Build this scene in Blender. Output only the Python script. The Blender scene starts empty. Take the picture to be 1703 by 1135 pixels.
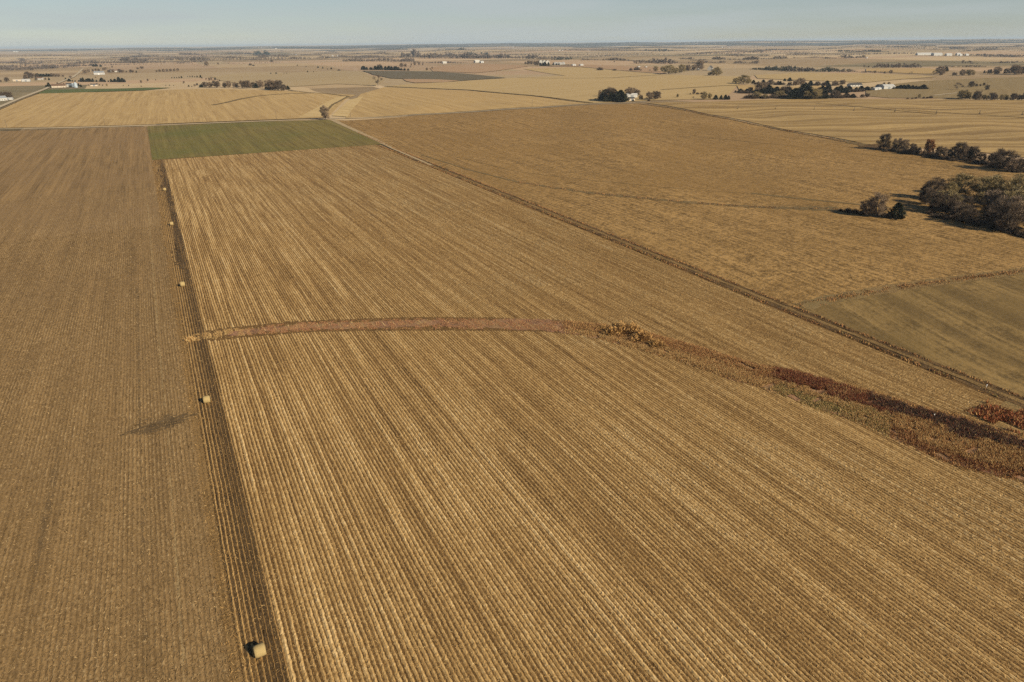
import bpy, math, random
import numpy as np
from mathutils import Matrix, Vector, geometry

random.seed(7)
rng = np.random.default_rng(11)
scene = bpy.context.scene
R = math.radians

# ---------------------------------------------------------------- camera, 80 m up, looking over the fields
CAM_H = 80.0
CAM_ROT = ((0.891958, 0.188133, -0.411117), (-0.452034, 0.353581, -0.818929), (-0.008705, 0.916289, 0.400422))
cam_data = bpy.data.cameras.new('camera')
cam_data.sensor_width = 36.0
cam_data.lens = 36.0 * 1135 / 1703
cam_data.clip_end = 120000.0
cam = bpy.data.objects.new('camera', cam_data)
scene.collection.objects.link(cam)
M4 = Matrix(CAM_ROT).to_4x4()
M4.translation = (0, 0, CAM_H)
cam.matrix_world = M4
scene.camera = cam

# ---------------------------------------------------------------- sky, sun, exposure
SUN_EL, SUN_ROT = R(29), R(155)
world = bpy.data.worlds.new('World')
scene.world = world
world.use_nodes = True
wn = world.node_tree
sky = wn.nodes.new('ShaderNodeTexSky')
sky.sky_type = 'NISHITA'
sky.sun_disc = False
sky.sun_elevation = SUN_EL
sky.sun_rotation = SUN_ROT
sky.altitude = 400
sky.air_density = 1.0
sky.dust_density = 0.0
sky.ozone_density = 4.0
# a thin even veil of high cloud over the clear sky, with faint streaks
tcw = wn.nodes.new('ShaderNodeTexCoord')
mpw = wn.nodes.new('ShaderNodeMapping')
mpw.inputs['Scale'].default_value = (2.2, 2.2, 26.0)
wn.links.new(tcw.outputs['Generated'], mpw.inputs['Vector'])
nzw = wn.nodes.new('ShaderNodeTexNoise')
nzw.inputs['Scale'].default_value = 1.6
nzw.inputs['Detail'].default_value = 5.0
wn.links.new(mpw.outputs[0], nzw.inputs['Vector'])
rmw = wn.nodes.new('ShaderNodeMapRange')
rmw.inputs[1].default_value, rmw.inputs[2].default_value = 0.3, 0.75
rmw.inputs[3].default_value, rmw.inputs[4].default_value = 0.28, 1.0
wn.links.new(nzw.outputs['Fac'], rmw.inputs[0])
mxw = wn.nodes.new('ShaderNodeMix')
mxw.data_type = 'RGBA'
# the veil thins out towards the zenith
szw = wn.nodes.new('ShaderNodeSeparateXYZ')
wn.links.new(tcw.outputs['Generated'], szw.inputs[0])
elw = wn.nodes.new('ShaderNodeMapRange')
elw.inputs[1].default_value, elw.inputs[2].default_value = 0.07, 0.20
elw.inputs[3].default_value, elw.inputs[4].default_value = 1.0, 0.06
wn.links.new(szw.outputs[2], elw.inputs[0])
mmw = wn.nodes.new('ShaderNodeMath')
mmw.operation = 'MULTIPLY'
wn.links.new(rmw.outputs[0], mmw.inputs[0])
wn.links.new(elw.outputs[0], mmw.inputs[1])
wn.links.new(mmw.outputs[0], mxw.inputs[0])
wn.links.new(sky.outputs[0], mxw.inputs[6])
mxw.inputs[7].default_value = (7.2, 7.95, 8.05, 1)
wn.links.new(mxw.outputs[2], wn.nodes['Background'].inputs[0])
wn.nodes['Background'].inputs[1].default_value = 0.05
sun_data = bpy.data.lights.new('sun', 'SUN')
sun_data.energy = 5.0
sun_data.angle = R(0.5)
sun_data.color = (1.0, 0.87, 0.66)
sun = bpy.data.objects.new('sun', sun_data)
scene.collection.objects.link(sun)
to_sun = Vector((math.sin(SUN_ROT) * math.cos(SUN_EL), math.cos(SUN_ROT) * math.cos(SUN_EL), math.sin(SUN_EL)))
sun.rotation_euler = to_sun.to_track_quat('Z', 'Y').to_euler()
sun.location = (0, 0, 300)
scene.view_settings.view_transform = 'Standard'
scene.view_settings.look = 'None'
scene.view_settings.gamma = 1.0
scene.view_settings.exposure = 0.4
scene.cycles.use_denoising = False
scene.cycles.volume_bounces = 0
scene.cycles.max_bounces = 4
scene.cycles.diffuse_bounces = 2
scene.cycles.transparent_max_bounces = 16


# ---------------------------------------------------------------- terrain
def sstep(a, b, v):
    t = np.clip((v - a) / (b - a), 0.0, 1.0)
    return t * t * (3 - 2 * t)


def height(x, y):
    """rolling plains: level around the near fields, swells further out, a wooded rise near the skyline"""
    x = np.asarray(x, float); y = np.asarray(y, float)
    r = np.hypot(x, y)
    swell = sstep(185, 330, x) * (1 - sstep(900, 1300, r)) * (1.3 * np.sin(x / 41 + y / 63 + 1.2) * np.sin(y / 77 - x / 150) + 0.6 * np.sin(x / 23 - y / 37))
    mid = sstep(950, 1900, r) * (2.4 * np.sin(x / 150 + 0.7) * np.sin(y / 210 + 1.9) + 2.6 * np.sin(x / 330 - y / 260 + 0.4))
    far = sstep(2600, 6500, r) * (7.0 * np.sin(x / 520 + y / 900 + 0.8) + 6.0 * np.sin(y / 640 - x / 1100) + 5.0 * np.sin(x / 1500 + 2.0) * np.sin(y / 1300))
    az = np.arctan2(x, y)
    rise = sstep(13500, 20000, r) * (20 + 26 * sstep(0.02, 0.35, az) + 5 * np.sin(az * 17) + 3 * np.sin(az * 41 + 1))
    return swell + mid + far + rise


def hz(x, y):
    return float(height(x, y))


# ---------------------------------------------------------------- helpers
def link(o, parent=None):
    scene.collection.objects.link(o)
    if parent is not None:
        o.parent = parent
    return o


def tag(o, label=None, cat=None, group=None, kind=None):
    if label: o['label'] = label
    if cat: o['category'] = cat
    if group: o['group'] = group
    if kind: o['kind'] = kind
    return o


def empty(name, loc, rz=0.0):
    o = bpy.data.objects.new(name, None)
    o.location = loc
    o.rotation_euler = (0, 0, rz)
    o.empty_display_size = 0.5
    return link(o)


def np_data(name, V, F, mats, shade=None, col=None, mat_idx=None, smooth=False):
    """mesh from an (n,3) array and an (m,k) array of faces (or several such arrays)"""
    me = bpy.data.meshes.new(name)
    V = np.asarray(V, np.float32)
    Fs = [np.asarray(f, np.int32) for f in (F if isinstance(F, (list, tuple)) else [F]) if len(f)]
    me.vertices.add(len(V))
    me.vertices.foreach_set('co', V.ravel())
    tot = np.concatenate([np.full(len(f), f.shape[1], np.int32) for f in Fs])
    flat = np.concatenate([f.ravel() for f in Fs])
    start = np.concatenate([[0], np.cumsum(tot)[:-1]]).astype(np.int32)
    me.loops.add(len(flat))
    me.loops.foreach_set('vertex_index', flat)
    me.polygons.add(len(tot))
    me.polygons.foreach_set('loop_start', start)
    me.polygons.foreach_set('loop_total', tot)
    for m in (mats if isinstance(mats, (list, tuple)) else [mats]):
        me.materials.append(m)
    if mat_idx is not None:
        me.polygons.foreach_set('material_index', np.asarray(mat_idx, np.int32))
    me.polygons.foreach_set('use_smooth', np.full(len(tot), smooth, bool))
    if shade is not None:
        a = me.attributes.new('shade', 'FLOAT', 'POINT')
        a.data.foreach_set('value', np.asarray(shade, np.float32))
    if col is not None:
        a = me.attributes.new('tint', 'FLOAT_COLOR', 'POINT')
        c = np.ones((len(V), 4), np.float32)
        c[:, :3] = col
        a.data.foreach_set('color', c.ravel())
    me.update(calc_edges=True)
    me.validate()
    return me


def np_obj(name, V, F, mats, parent=None, **kw):
    return link(bpy.data.objects.new(name, np_data(name, V, F, mats, **kw)), parent)


class MB:
    """collects boxes, prisms, tubes and cones for one mesh"""
    def __init__(s): s.v, s.f = [], []
    def add(s, vs, fs):
        n = len(s.v)
        s.v += [tuple(v) for v in vs]
        s.f += [tuple(i + n for i in f) for f in fs]
        return s
    def box(s, x0, x1, y0, y1, z0, z1):
        return s.add([(x0, y0, z0), (x1, y0, z0), (x1, y1, z0), (x0, y1, z0), (x0, y0, z1), (x1, y0, z1), (x1, y1, z1), (x0, y1, z1)],
                     [(0, 3, 2, 1), (4, 5, 6, 7), (0, 1, 5, 4), (1, 2, 6, 5), (2, 3, 7, 6), (3, 0, 4, 7)])
    def tube(s, a, b, ra, rb, n=5, cap=False):
        a, b = Vector(a), Vector(b)
        d = (b - a).normalized()
        u = d.orthogonal().normalized()
        w = d.cross(u)
        vs = []
        for p, r in ((a, ra), (b, rb)):
            for k in range(n):
                t = 2 * math.pi * k / n
                vs.append(p + (u * math.cos(t) + w * math.sin(t)) * r)
        fs = [(k, (k + 1) % n, n + (k + 1) % n, n + k) for k in range(n)]
        if cap: fs += [tuple(range(n - 1, -1, -1)), tuple(range(n, 2 * n))]
        return s.add(vs, fs)
    def gable_roof(s, L, W, z0, rise, over=0.5, t=0.18):
        """ridge along x"""
        l, w = L / 2 + over, W / 2 + over
        zo = z0 - rise * over / (W / 2)
        for sg in (1, -1):
            a = [(-l, sg * w, zo), (l, sg * w, zo), (l, 0, z0 + rise), (-l, 0, z0 + rise)]
            b = [(x, y, z + t) for x, y, z in a]
            fs = [(0, 1, 2, 3), (7, 6, 5, 4), (0, 4, 5, 1), (1, 5, 6, 2), (3, 7, 4, 0), (2, 6, 7, 3)]
            s.add(a + b, fs)
        return s
    def gable_walls(s, L, W, z1, rise):
        x, y = L / 2, W / 2
        vs = [(-x, -y, 0), (x, -y, 0), (x, y, 0), (-x, y, 0), (-x, -y, z1), (x, -y, z1), (x, y, z1), (-x, y, z1), (-x, 0, z1 + rise), (x, 0, z1 + rise)]
        return s.add(vs, [(0, 1, 5, 4), (2, 3, 7, 6), (1, 2, 6, 9, 5), (3, 0, 4, 8, 7), (4, 5, 9, 8), (6, 7, 8, 9)])
    def build(s, name, m, parent=None, smooth=False):
        me = bpy.data.meshes.new(name)
        me.from_pydata(s.v, [], s.f)
        for x in (m if isinstance(m, (list, tuple)) else [m]): me.materials.append(x)
        if smooth: me.polygons.foreach_set('use_smooth', [True] * len(me.polygons))
        me.update()
        return link(bpy.data.objects.new(name, me), parent)


def seen(x, y, z=0.0, margin=0.30):
    """True where a ground point can be seen from the camera or from a few steps beside it"""
    q = np.stack([np.asarray(x, float), np.asarray(y, float), np.zeros_like(np.asarray(x, float)) + z - CAM_H], -1) @ np.array(CAM_ROT)
    d = np.maximum(-q[..., 2], 1e-3)
    return (q[..., 2] < -1) & (np.abs(q[..., 0] / d) < 0.75 * (1 + margin) + 8 / d) & (np.abs(q[..., 1] / d) < 0.5 * (1 + margin) + 8 / d)


def value_noise(x, y, s, seed=0):
    """smooth 2-D noise in 0..1 with cells of s metres"""
    g = np.random.default_rng(seed).random((256, 256))
    u, v = np.asarray(x) / s, np.asarray(y) / s
    i, j = np.floor(u).astype(int), np.floor(v).astype(int)
    a, b = u - i, v - j
    a, b = a * a * (3 - 2 * a), b * b * (3 - 2 * b)
    G = lambda p, q: g[p % 256, q % 256]
    return (G(i, j) * (1 - a) + G(i + 1, j) * a) * (1 - b) + (G(i, j + 1) * (1 - a) + G(i + 1, j + 1) * a) * b


# ---------------------------------------------------------------- materials
def new_mat(name):
    m = bpy.data.materials.new(name)
    m.use_nodes = True
    nt = m.node_tree
    b = nt.nodes['Principled BSDF']
    b.inputs['Roughness'].default_value = 0.9
    b.inputs['Specular IOR Level'].default_value = 0.12
    return m, nt, b


def N(nt, kind, **kw):
    n = nt.nodes.new(kind)
    for k, v in kw.items():
        if k.startswith('i_'): n.inputs[k[2:].replace('_', ' ')].default_value = v
        else: setattr(n, k, v)
    return n


def math_node(nt, op, a, b=None, clamp=False):
    n = nt.nodes.new('ShaderNodeMath')
    n.operation = op
    n.use_clamp = clamp
    for i, v in enumerate((a, b)):
        if v is None: continue
        if isinstance(v, (int, float)): n.inputs[i].default_value = v
        else: nt.links.new(v, n.inputs[i])
    return n.outputs[0]


def mix_col(nt, fac, a, b, blend='MIX'):
    n = nt.nodes.new('ShaderNodeMix')
    n.data_type = 'RGBA'
    n.blend_type = blend
    for sock, v in ((n.inputs[0], fac), (n.inputs[6], a), (n.inputs[7], b)):
        if isinstance(v, (int, float)): sock.default_value = v
        elif isinstance(v, tuple): sock.default_value = (*v, 1)
        else: nt.links.new(v, sock)
    return n.outputs[2]


def noise(nt, vec, scale, detail=2.0, rough=0.55):
    n = N(nt, 'ShaderNodeTexNoise')
    n.inputs['Scale'].default_value = scale
    n.inputs['Detail'].default_value = detail
    n.inputs['Roughness'].default_value = rough
    nt.links.new(vec, n.inputs['Vector'])
    return n.outputs['Fac']


def ramp(nt, fac, lo, hi):
    n = N(nt, 'ShaderNodeMapRange', clamp=True)
    n.inputs[1].default_value, n.inputs[2].default_value = lo, hi
    nt.links.new(fac, n.inputs[0])
    return n.outputs[0]


def field_mat(name, A, B, C=None, ang=0.0, rows=None, streak=0.5, blotch=0.5, speck=0.5, patch=0.012, bump=0.25, row_amt=0.5, wave=0.0, contour=None, grain=1.7, sf=.45):
    """A dry / light, B dark / soil, C colour of large patches; rows = spacing in metres along direction ang"""
    m, nt, bs = new_mat(name)
    pos = N(nt, 'ShaderNodeNewGeometry').outputs['Position']
    mp = N(nt, 'ShaderNodeMapping')
    mp.inputs['Rotation'].default_value = (0, 0, ang)
    nt.links.new(pos, mp.inputs['Vector'])
    v = mp.outputs[0]
    if wave:
        wv = N(nt, 'ShaderNodeVectorMath', operation='SCALE')
        nz = N(nt, 'ShaderNodeTexNoise'); nz.inputs['Scale'].default_value = 0.006; nz.inputs['Detail'].default_value = 1.0
        nt.links.new(v, nz.inputs['Vector']); nt.links.new(nz.outputs['Color'], wv.inputs[0]); wv.inputs['Scale'].default_value = wave
        ad = N(nt, 'ShaderNodeVectorMath', operation='ADD'); nt.links.new(v, ad.inputs[0]); nt.links.new(wv.outputs[0], ad.inputs[1]); v = ad.outputs[0]
    def stretched(sx, sy):
        s = N(nt, 'ShaderNodeMapping'); s.inputs['Scale'].default_value = (sx, sy, 0.0)
        nt.links.new(v, s.inputs['Vector']); return s.outputs[0]
    big = noise(nt, v, patch, 5.0, 0.6)
    mid = noise(nt, v, 0.16, 4.0, 0.65)
    st1 = noise(nt, stretched(sf, 0.022 * sf), 1.0, 3.0, 0.7)
    st2 = noise(nt, stretched(3.8 * sf, 0.078 * sf), 1.0, 2.0, 0.6)
    fine = noise(nt, v, grain, 3.0, 0.8)
    # signed contributions around 0.5
    f = math_node(nt, 'MULTIPLY', math_node(nt, 'SUBTRACT', st1, 0.5), 2.2 * streak)
    f = math_node(nt, 'ADD', f, math_node(nt, 'MULTIPLY', math_node(nt, 'SUBTRACT', st2, 0.5), 1.4 * streak))
    f = math_node(nt, 'ADD', f, math_node(nt, 'MULTIPLY', math_node(nt, 'SUBTRACT', mid, 0.5), 1.8 * blotch))
    f = math_node(nt, 'ADD', f, math_node(nt, 'MULTIPLY', math_node(nt, 'SUBTRACT', fine, 0.5), 3.2 * speck))
    if rows:
        sx = N(nt, 'ShaderNodeSeparateXYZ'); nt.links.new(v, sx.inputs[0])
        w = math_node(nt, 'SINE', math_node(nt, 'MULTIPLY', sx.outputs[0], 2 * math.pi / rows))
        rowpatch = ramp(nt, noise(nt, stretched(0.09, 0.02), 1.0, 3.0, 0.6), 0.3, 0.65)
        f = math_node(nt, 'ADD', f, math_node(nt, 'MULTIPLY', math_node(nt, 'MULTIPLY', w, rowpatch), row_amt))
    f = math_node(nt, 'ADD', f, 0.55, clamp=True)
    c = mix_col(nt, f, B, A)
    if C is not None:
        c = mix_col(nt, math_node(nt, 'MULTIPLY', ramp(nt, big, 0.42, 0.68), 0.75), c, C)
    if contour:
        cv = N(nt, 'ShaderNodeTexWave', wave_type='BANDS', bands_direction='X')
        cv.inputs['Scale'].default_value = contour[0]; cv.inputs['Distortion'].default_value = contour[1]
        cv.inputs['Detail'].default_value = 2.0; cv.inputs['Detail Scale'].default_value = contour[2]
        nt.links.new(v, cv.inputs['Vector'])
        c = mix_col(nt, math_node(nt, 'MULTIPLY', ramp(nt, cv.outputs['Fac'], 0.55, 0.95), contour[3]), c, B)
    nt.links.new(c, bs.inputs['Base Color'])
    if bump:
        bp = N(nt, 'ShaderNodeBump'); bp.inputs['Strength'].default_value = bump; bp.inputs['Distance'].default_value = 0.5
        nt.links.new(f, bp.inputs['Height']); nt.links.new(bp.outputs[0], bs.inputs['Normal'])
    return m


def attr_mat(name, ramp_cols, scale=1.3, rough=0.85):
    """colour by the per-piece attribute 'shade' (0..1) through a few stops, broken up by noise"""
    m, nt, bs = new_mat(name)
    a = N(nt, 'ShaderNodeAttribute', attribute_name='shade').outputs['Fac']
    cr = N(nt, 'ShaderNodeValToRGB')
    el = cr.color_ramp.elements
    while len(el) < len(ramp_cols): el.new(0.5)
    for e, (p, c) in zip(el, ramp_cols): e.position = p; e.color = (*c, 1)
    pos = N(nt, 'ShaderNodeNewGeometry').outputs['Position']
    nz = noise(nt, pos, scale, 2.0)
    nt.links.new(math_node(nt, 'ADD', a, math_node(nt, 'MULTIPLY', math_node(nt, 'SUBTRACT', nz, 0.5), 0.5), clamp=True), cr.inputs[0])
    nt.links.new(cr.outputs[0], bs.inputs['Base Color'])
    bs.inputs['Roughness'].default_value = rough
    return m


def tint_mat(name):
    m, nt, bs = new_mat(name)
    a = N(nt, 'ShaderNodeAttribute', attribute_name='tint')
    nt.links.new(a.outputs['Color'], bs.inputs['Base Color'])
    return m


def plain_mat(name, col, var=0.25, scale=0.8, rough=0.7, col2=None, spec=0.2):
    m, nt, bs = new_mat(name)
    tc = N(nt, 'ShaderNodeTexCoord').outputs['Object']
    nz = noise(nt, tc, scale, 4.0, 0.6)
    d = col2 or tuple(c * (1 - var) for c in col)
    nt.links.new(mix_col(nt, ramp(nt, nz, 0.3, 0.7), d, col), bs.inputs['Base Color'])
    bs.inputs['Roughness'].default_value = rough
    bs.inputs['Specular IOR Level'].default_value = spec
    return m


def ribbed_mat(name, col, spacing=0.6, axis=0):
    """painted or galvanised ribbed sheet metal"""
    m, nt, bs = new_mat(name)
    tc = N(nt, 'ShaderNodeTexCoord').outputs['Object']
    sx = N(nt, 'ShaderNodeSeparateXYZ'); nt.links.new(tc, sx.inputs[0])
    w = math_node(nt, 'SINE', math_node(nt, 'MULTIPLY', sx.outputs[axis], 2 * math.pi / spacing))
    nz = noise(nt, tc, 0.4, 4.0)
    nt.links.new(mix_col(nt, ramp(nt, nz, 0.35, 0.75), tuple(c * 0.82 for c in col), col), bs.inputs['Base Color'])
    bp = N(nt, 'ShaderNodeBump'); bp.inputs['Strength'].default_value = 0.4; bp.inputs['Distance'].default_value = 0.05
    nt.links.new(w, bp.inputs['Height']); nt.links.new(bp.outputs[0], bs.inputs['Normal'])
    bs.inputs['Roughness'].default_value = 0.5
    bs.inputs['Specular IOR Level'].default_value = 0.35
    return m


def pasture_mat():
    """the far country: quarter-section fields of many dry colours, pasture between them"""
    m, nt, bs = new_mat('far_country')
    pos = N(nt, 'ShaderNodeNewGeometry').outputs['Position']
    wob = N(nt, 'ShaderNodeTexNoise'); wob.inputs['Scale'].default_value = 0.0016; wob.inputs['Detail'].default_value = 2.0
    nt.links.new(pos, wob.inputs['Vector'])
    sc = N(nt, 'ShaderNodeVectorMath', operation='SCALE'); nt.links.new(wob.outputs['Color'], sc.inputs[0]); sc.inputs['Scale'].default_value = 150.0
    ad = N(nt, 'ShaderNodeVectorMath', operation='ADD'); nt.links.new(pos, ad.inputs[0]); nt.links.new(sc.outputs[0], ad.inputs[1])
    def cells(sx, sy, off):
        mp = N(nt, 'ShaderNodeMapping'); mp.inputs['Scale'].default_value = (1 / sx, 1 / sy, 0.0); mp.inputs['Location'].default_value = (off, off * 0.7, 0)
        nt.links.new(ad.outputs[0], mp.inputs['Vector'])
        fl = N(nt, 'ShaderNodeVectorMath', operation='FLOOR'); nt.links.new(mp.outputs[0], fl.inputs[0])
        wn_ = N(nt, 'ShaderNodeTexWhiteNoise', noise_dimensions='3D'); nt.links.new(fl.outputs[0], wn_.inputs['Vector'])
        return wn_.outputs['Value']
    a, b, c3 = cells(402, 804, 0.13), cells(804, 402, 3.37), cells(1608, 804, 7.7)
    sel = math_node(nt, 'GREATER_THAN', c3, 0.45)
    mixv = N(nt, 'ShaderNodeMix'); nt.links.new(sel, mixv.inputs[0]); nt.links.new(a, mixv.inputs[2]); nt.links.new(b, mixv.inputs[3])
    cr = N(nt, 'ShaderNodeValToRGB'); cr.color_ramp.interpolation = 'CONSTANT'
    stops = [(0.0, (.42, .30, .165)), (0.18, (.31, .215, .115)), (0.32, (.50, .365, .205)), (0.46, (.36, .265, .15)), (0.6, (.25, .175, .095)), (0.7, (.45, .305, .18)), (0.82, (.17, .135, .07)), (0.87, (.54, .40, .24)), (0.95, (.38, .255, .15))]
    el = cr.color_ramp.elements
    while len(el) < len(stops): el.new(0.5)
    for e, (p, c) in zip(el, stops): e.position = p; e.color = (*c, 1)
    nt.links.new(mixv.outputs[0], cr.inputs[0])
    n1 = noise(nt, pos, 0.0042, 6.0, 0.62)
    n2 = noise(nt, pos, 0.03, 5.0, 0.68)
    st = N(nt, 'ShaderNodeMapping'); st.inputs['Scale'].default_value = (0.012, 0.05, 0); nt.links.new(pos, st.inputs['Vector'])
    n3 = noise(nt, st.outputs[0], 1.0, 4.0, 0.6)
    c = mix_col(nt, math_node(nt, 'MULTIPLY', ramp(nt, n1, 0.46, 0.68), 0.4), cr.outputs[0], (.45, .33, .185))
    c = mix_col(nt, math_node(nt, 'MULTIPLY', ramp(nt, n2, 0.5, 0.75), 0.45), c, (.23, .165, .09))
    c = mix_col(nt, math_node(nt, 'MULTIPLY', ramp(nt, n3, 0.55, 0.75), 0.35), c, (.53, .40, .23))
    nt.links.new(c, bs.inputs['Base Color'])
    return m


GROUND = pasture_mat()
SOIL_CORN = field_mat('corn_residue_ground', (.225, .127, .044), (.036, .019, .007), (.14, .078, .028), streak=.5, blotch=.6, speck=.8, patch=.014, bump=.3)
SOIL_STRIP = field_mat('bare_soil_strip', (.19, .115, .047), (.05, .030, .012), None, streak=.9, blotch=.5, speck=.5, bump=.5)
VERGE = field_mat('golden_verge', (.32, .195, .075), (.11, .066, .025), (.25, .155, .062), rows=.762, row_amt=.35, streak=.5, blotch=.5, speck=.6, bump=.4)
BEAN = field_mat('bean_stubble', (.33, .208, .088), (.12, .074, .031), (.245, .155, .07), rows=.762, row_amt=.25, streak=.8, blotch=.35, speck=.45, patch=.009, bump=.25, sf=.22)
GREEN = field_mat('winter_wheat', (.215, .165, .048), (.12, .088, .028), (.115, .118, .028), ang=R(0), rows=3.0, row_amt=.12, streak=1.0, blotch=.8, speck=.3, patch=.010, bump=.15, grain=.6, sf=.2)
GREEN2 = field_mat('winter_wheat_far', (.10, .125, .03), (.075, .085, .025), (.13, .13, .04), streak=.3, blotch=.4, speck=.2, bump=.1)
GOLD = field_mat('golden_stubble', (.50, .345, .15), (.30, .19, .075), (.42, .28, .118), ang=R(2), streak=1.0, blotch=.7, speck=.4, patch=.006, bump=.15, wave=5, grain=.5, sf=.13)
ORANGE = field_mat('rust_stubble', (.385, .236, .088), (.12, .070, .023), (.24, .142, .048), ang=R(3), rows=3.05, row_amt=.20, streak=.6, blotch=.9, speck=.95, patch=.012, bump=.35, wave=16, grain=.55, sf=.25)
OLIVE = field_mat('olive_stubble', (.29, .19, .072), (.11, .072, .027), (.17, .112, .04), ang=R(12), rows=4.0, row_amt=.10, streak=.8, blotch=1.0, speck=.6, patch=.04, bump=.2, grain=.7, wave=40, sf=.2, contour=(.012, 5.0, .3, .45))
TAN = field_mat('tan_contour_stubble', (.48, .33, .14), (.19, .117, .045), (.33, .22, .085), ang=R(-60), streak=1.0, blotch=.5, speck=.3, patch=.006, bump=.15, wave=120, contour=(.0075, 7.0, .45, .6), grain=.4, sf=.1)
HILL = field_mat('tan_pasture', (.49, .35, .16), (.33, .23, .105), (.41, .29, .13), ang=R(70), streak=.8, blotch=.5, speck=.3, patch=.004, bump=.1, wave=60, grain=.3, sf=.07)
HILL2 = field_mat('grey_tan_pasture', (.43, .32, .17), (.30, .215, .11), (.36, .265, .14), ang=R(70), streak=.8, blotch=.5, speck=.3, patch=.005, bump=.1, wave=60, grain=.3, sf=.07)
BROWN = field_mat('brown_pasture', (.30, .215, .098), (.18, .125, .055), (.235, .17, .08), ang=R(60), streak=.7, blotch=.5, speck=.3, patch=.005, bump=.1, wave=60, grain=.3, sf=.08)
PINKISH = field_mat('reddish_pasture', (.42, .27, .15), (.28, .175, .095), (.38, .25, .14), ang=R(80), streak=.4, blotch=.5, speck=.25, patch=.006, bump=.1, grain=.3)
DARK = field_mat('tilled_dark_soil', (.155, .125, .075), (.105, .085, .052), None, ang=R(80), streak=.5, blotch=.4, speck=.2, bump=.1)
WOODED = field_mat('wooded_hill', (.12, .105, .08), (.055, .055, .042), None, streak=.2, blotch=.4, speck=.2, bump=0, grain=.02, sf=.004)
LIGHT_STRIP = field_mat('pale_mown_strip', (.58, .42, .20), (.40, .28, .12), None, ang=R(-20), streak=1.0, blotch=.4, speck=.2, bump=.1, sf=.15)
REDGRASS = field_mat('pink_dry_grass', (.34, .175, .10), (.13, .07, .038), (.34, .225, .10), streak=.5, blotch=1.0, speck=.7, patch=.09, bump=.4, sf=.5)
ROUGH = field_mat('rough_grass_strip', (.30, .195, .08), (.12, .078, .032), (.20, .15, .065), streak=.2, blotch=.8, speck=.6, bump=.4)
DRAW = field_mat('grassy_draw', (.22, .15, .065), (.10, .07, .03), None, streak=.2, blotch=.8, speck=.6, bump=.3)
ROUGH_PALE = field_mat('rough_pale_grass', (.27, .17, .066), (.13, .08, .03), None, streak=.3, blotch=.9, speck=.7, bump=.4)
DRAW_DARK = field_mat('dark_ditch_grass', (.17, .10, .04), (.05, .032, .015), None, streak=.3, blotch=.9, speck=.7, bump=.4)
GRAVEL = field_mat('pale_gravel', (.50, .41, .28), (.38, .30, .19), None, streak=.2, blotch=.5, speck=.4, bump=.1)
DIRT = field_mat('dirt_track', (.44, .33, .19), (.28, .20, .10), None, streak=.3, blotch=.6, speck=.4, bump=.2)
WET = field_mat('dark_wheel_soil', (.115, .072, .032), (.045, .028, .013), None, streak=.5, blotch=.9, speck=.6, bump=.3)

WET_BEAN = field_mat('bare_bean_soil', (.13, .085, .04), (.06, .04, .02), None, streak=.3, blotch=.9, speck=.7, bump=.2)
STREAK = field_mat('brown_bean_streak', (.23, .148, .066), (.085, .055, .026), None, streak=.3, blotch=.9, speck=.7, bump=.2)
SMUDGE = field_mat('damp_bare_soil', (.17, .112, .053), (.075, .05, .025), None, streak=.3, blotch=.9, speck=.7, bump=.2)
PALE_BEAN = field_mat('pale_bean_straw', (.40, .275, .125), (.20, .14, .07), None, streak=.3, blotch=.9, speck=.7, bump=.2)
STRAW = attr_mat('corn_straw', scale=4.5, ramp_cols= [(0.0, (.09, .050, .018)), (0.35, (.265, .152, .052)), (0.7, (.485, .308, .120)), (1.0, (.66, .465, .22))])
CHAFF = attr_mat('bean_straw', [(0.0, (.09, .055, .022)), (0.5, (.225, .142, .06)), (1.0, (.42, .29, .14))])
BLADE = tint_mat('grass_blade')
BARK = plain_mat('grey_bark', (.15, .12, .09), .35, 1.5)
TWIG = plain_mat('grey_brown_twig', (.30, .215, .14), .45, .35)
TWIG_DARK = plain_mat('dark_twig', (.145, .102, .066), .45, .35)
TWIG_OLIVE = plain_mat('olive_twig', (.36, .275, .125), .4, .35)
LEAF_RUST = plain_mat('rust_oak_leaf', (.33, .16, .065), .45, .5)
LEAF_CEDAR = plain_mat('dark_cedar_leaf', (.045, .050, .024), .5, .5)
LEAF_GOLD = plain_mat('golden_willow_leaf', (.52, .30, .105), .45, .5)
WOODS = plain_mat('leafless_wood', (.16, .125, .10), .45, .02)
WOODS_DARK = plain_mat('evergreen_wood', (.05, .055, .038), .45, .02)

# ---------------------------------------------------------------- setting: ground, fields, roads
def make_ground():
    rr = np.concatenate([[1.0], np.geomspace(20, 62000, 430)])
    th = np.linspace(0, 2 * math.pi, 900, endpoint=False)
    X = np.outer(rr, np.sin(th)); Y = np.outer(rr, np.cos(th))
    Z = height(X, Y) - 0.25
    n, k = len(rr), len(th)
    V = np.stack([X.ravel(), Y.ravel(), Z.ravel()], 1)
    i, j = np.meshgrid(np.arange(n - 1), np.arange(k), indexing='ij')
    j2 = (j + 1) % k
    F = np.stack([i * k + j, i * k + j2, (i + 1) * k + j2, (i + 1) * k + j], -1).reshape(-1, 4)[:, ::-1]
    cap = np.arange(k)[None]
    o = np_obj('ground', V, [F, cap[:, ::-1]], GROUND, smooth=True)
    tag(o, kind='structure')
make_ground()


def lift(x, y, layer):
    r = np.hypot(x, y)
    return height(x, y) + layer * (0.004 + r * 0.00009) + np.maximum(r - 700, 0) * 0.00012


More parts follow.
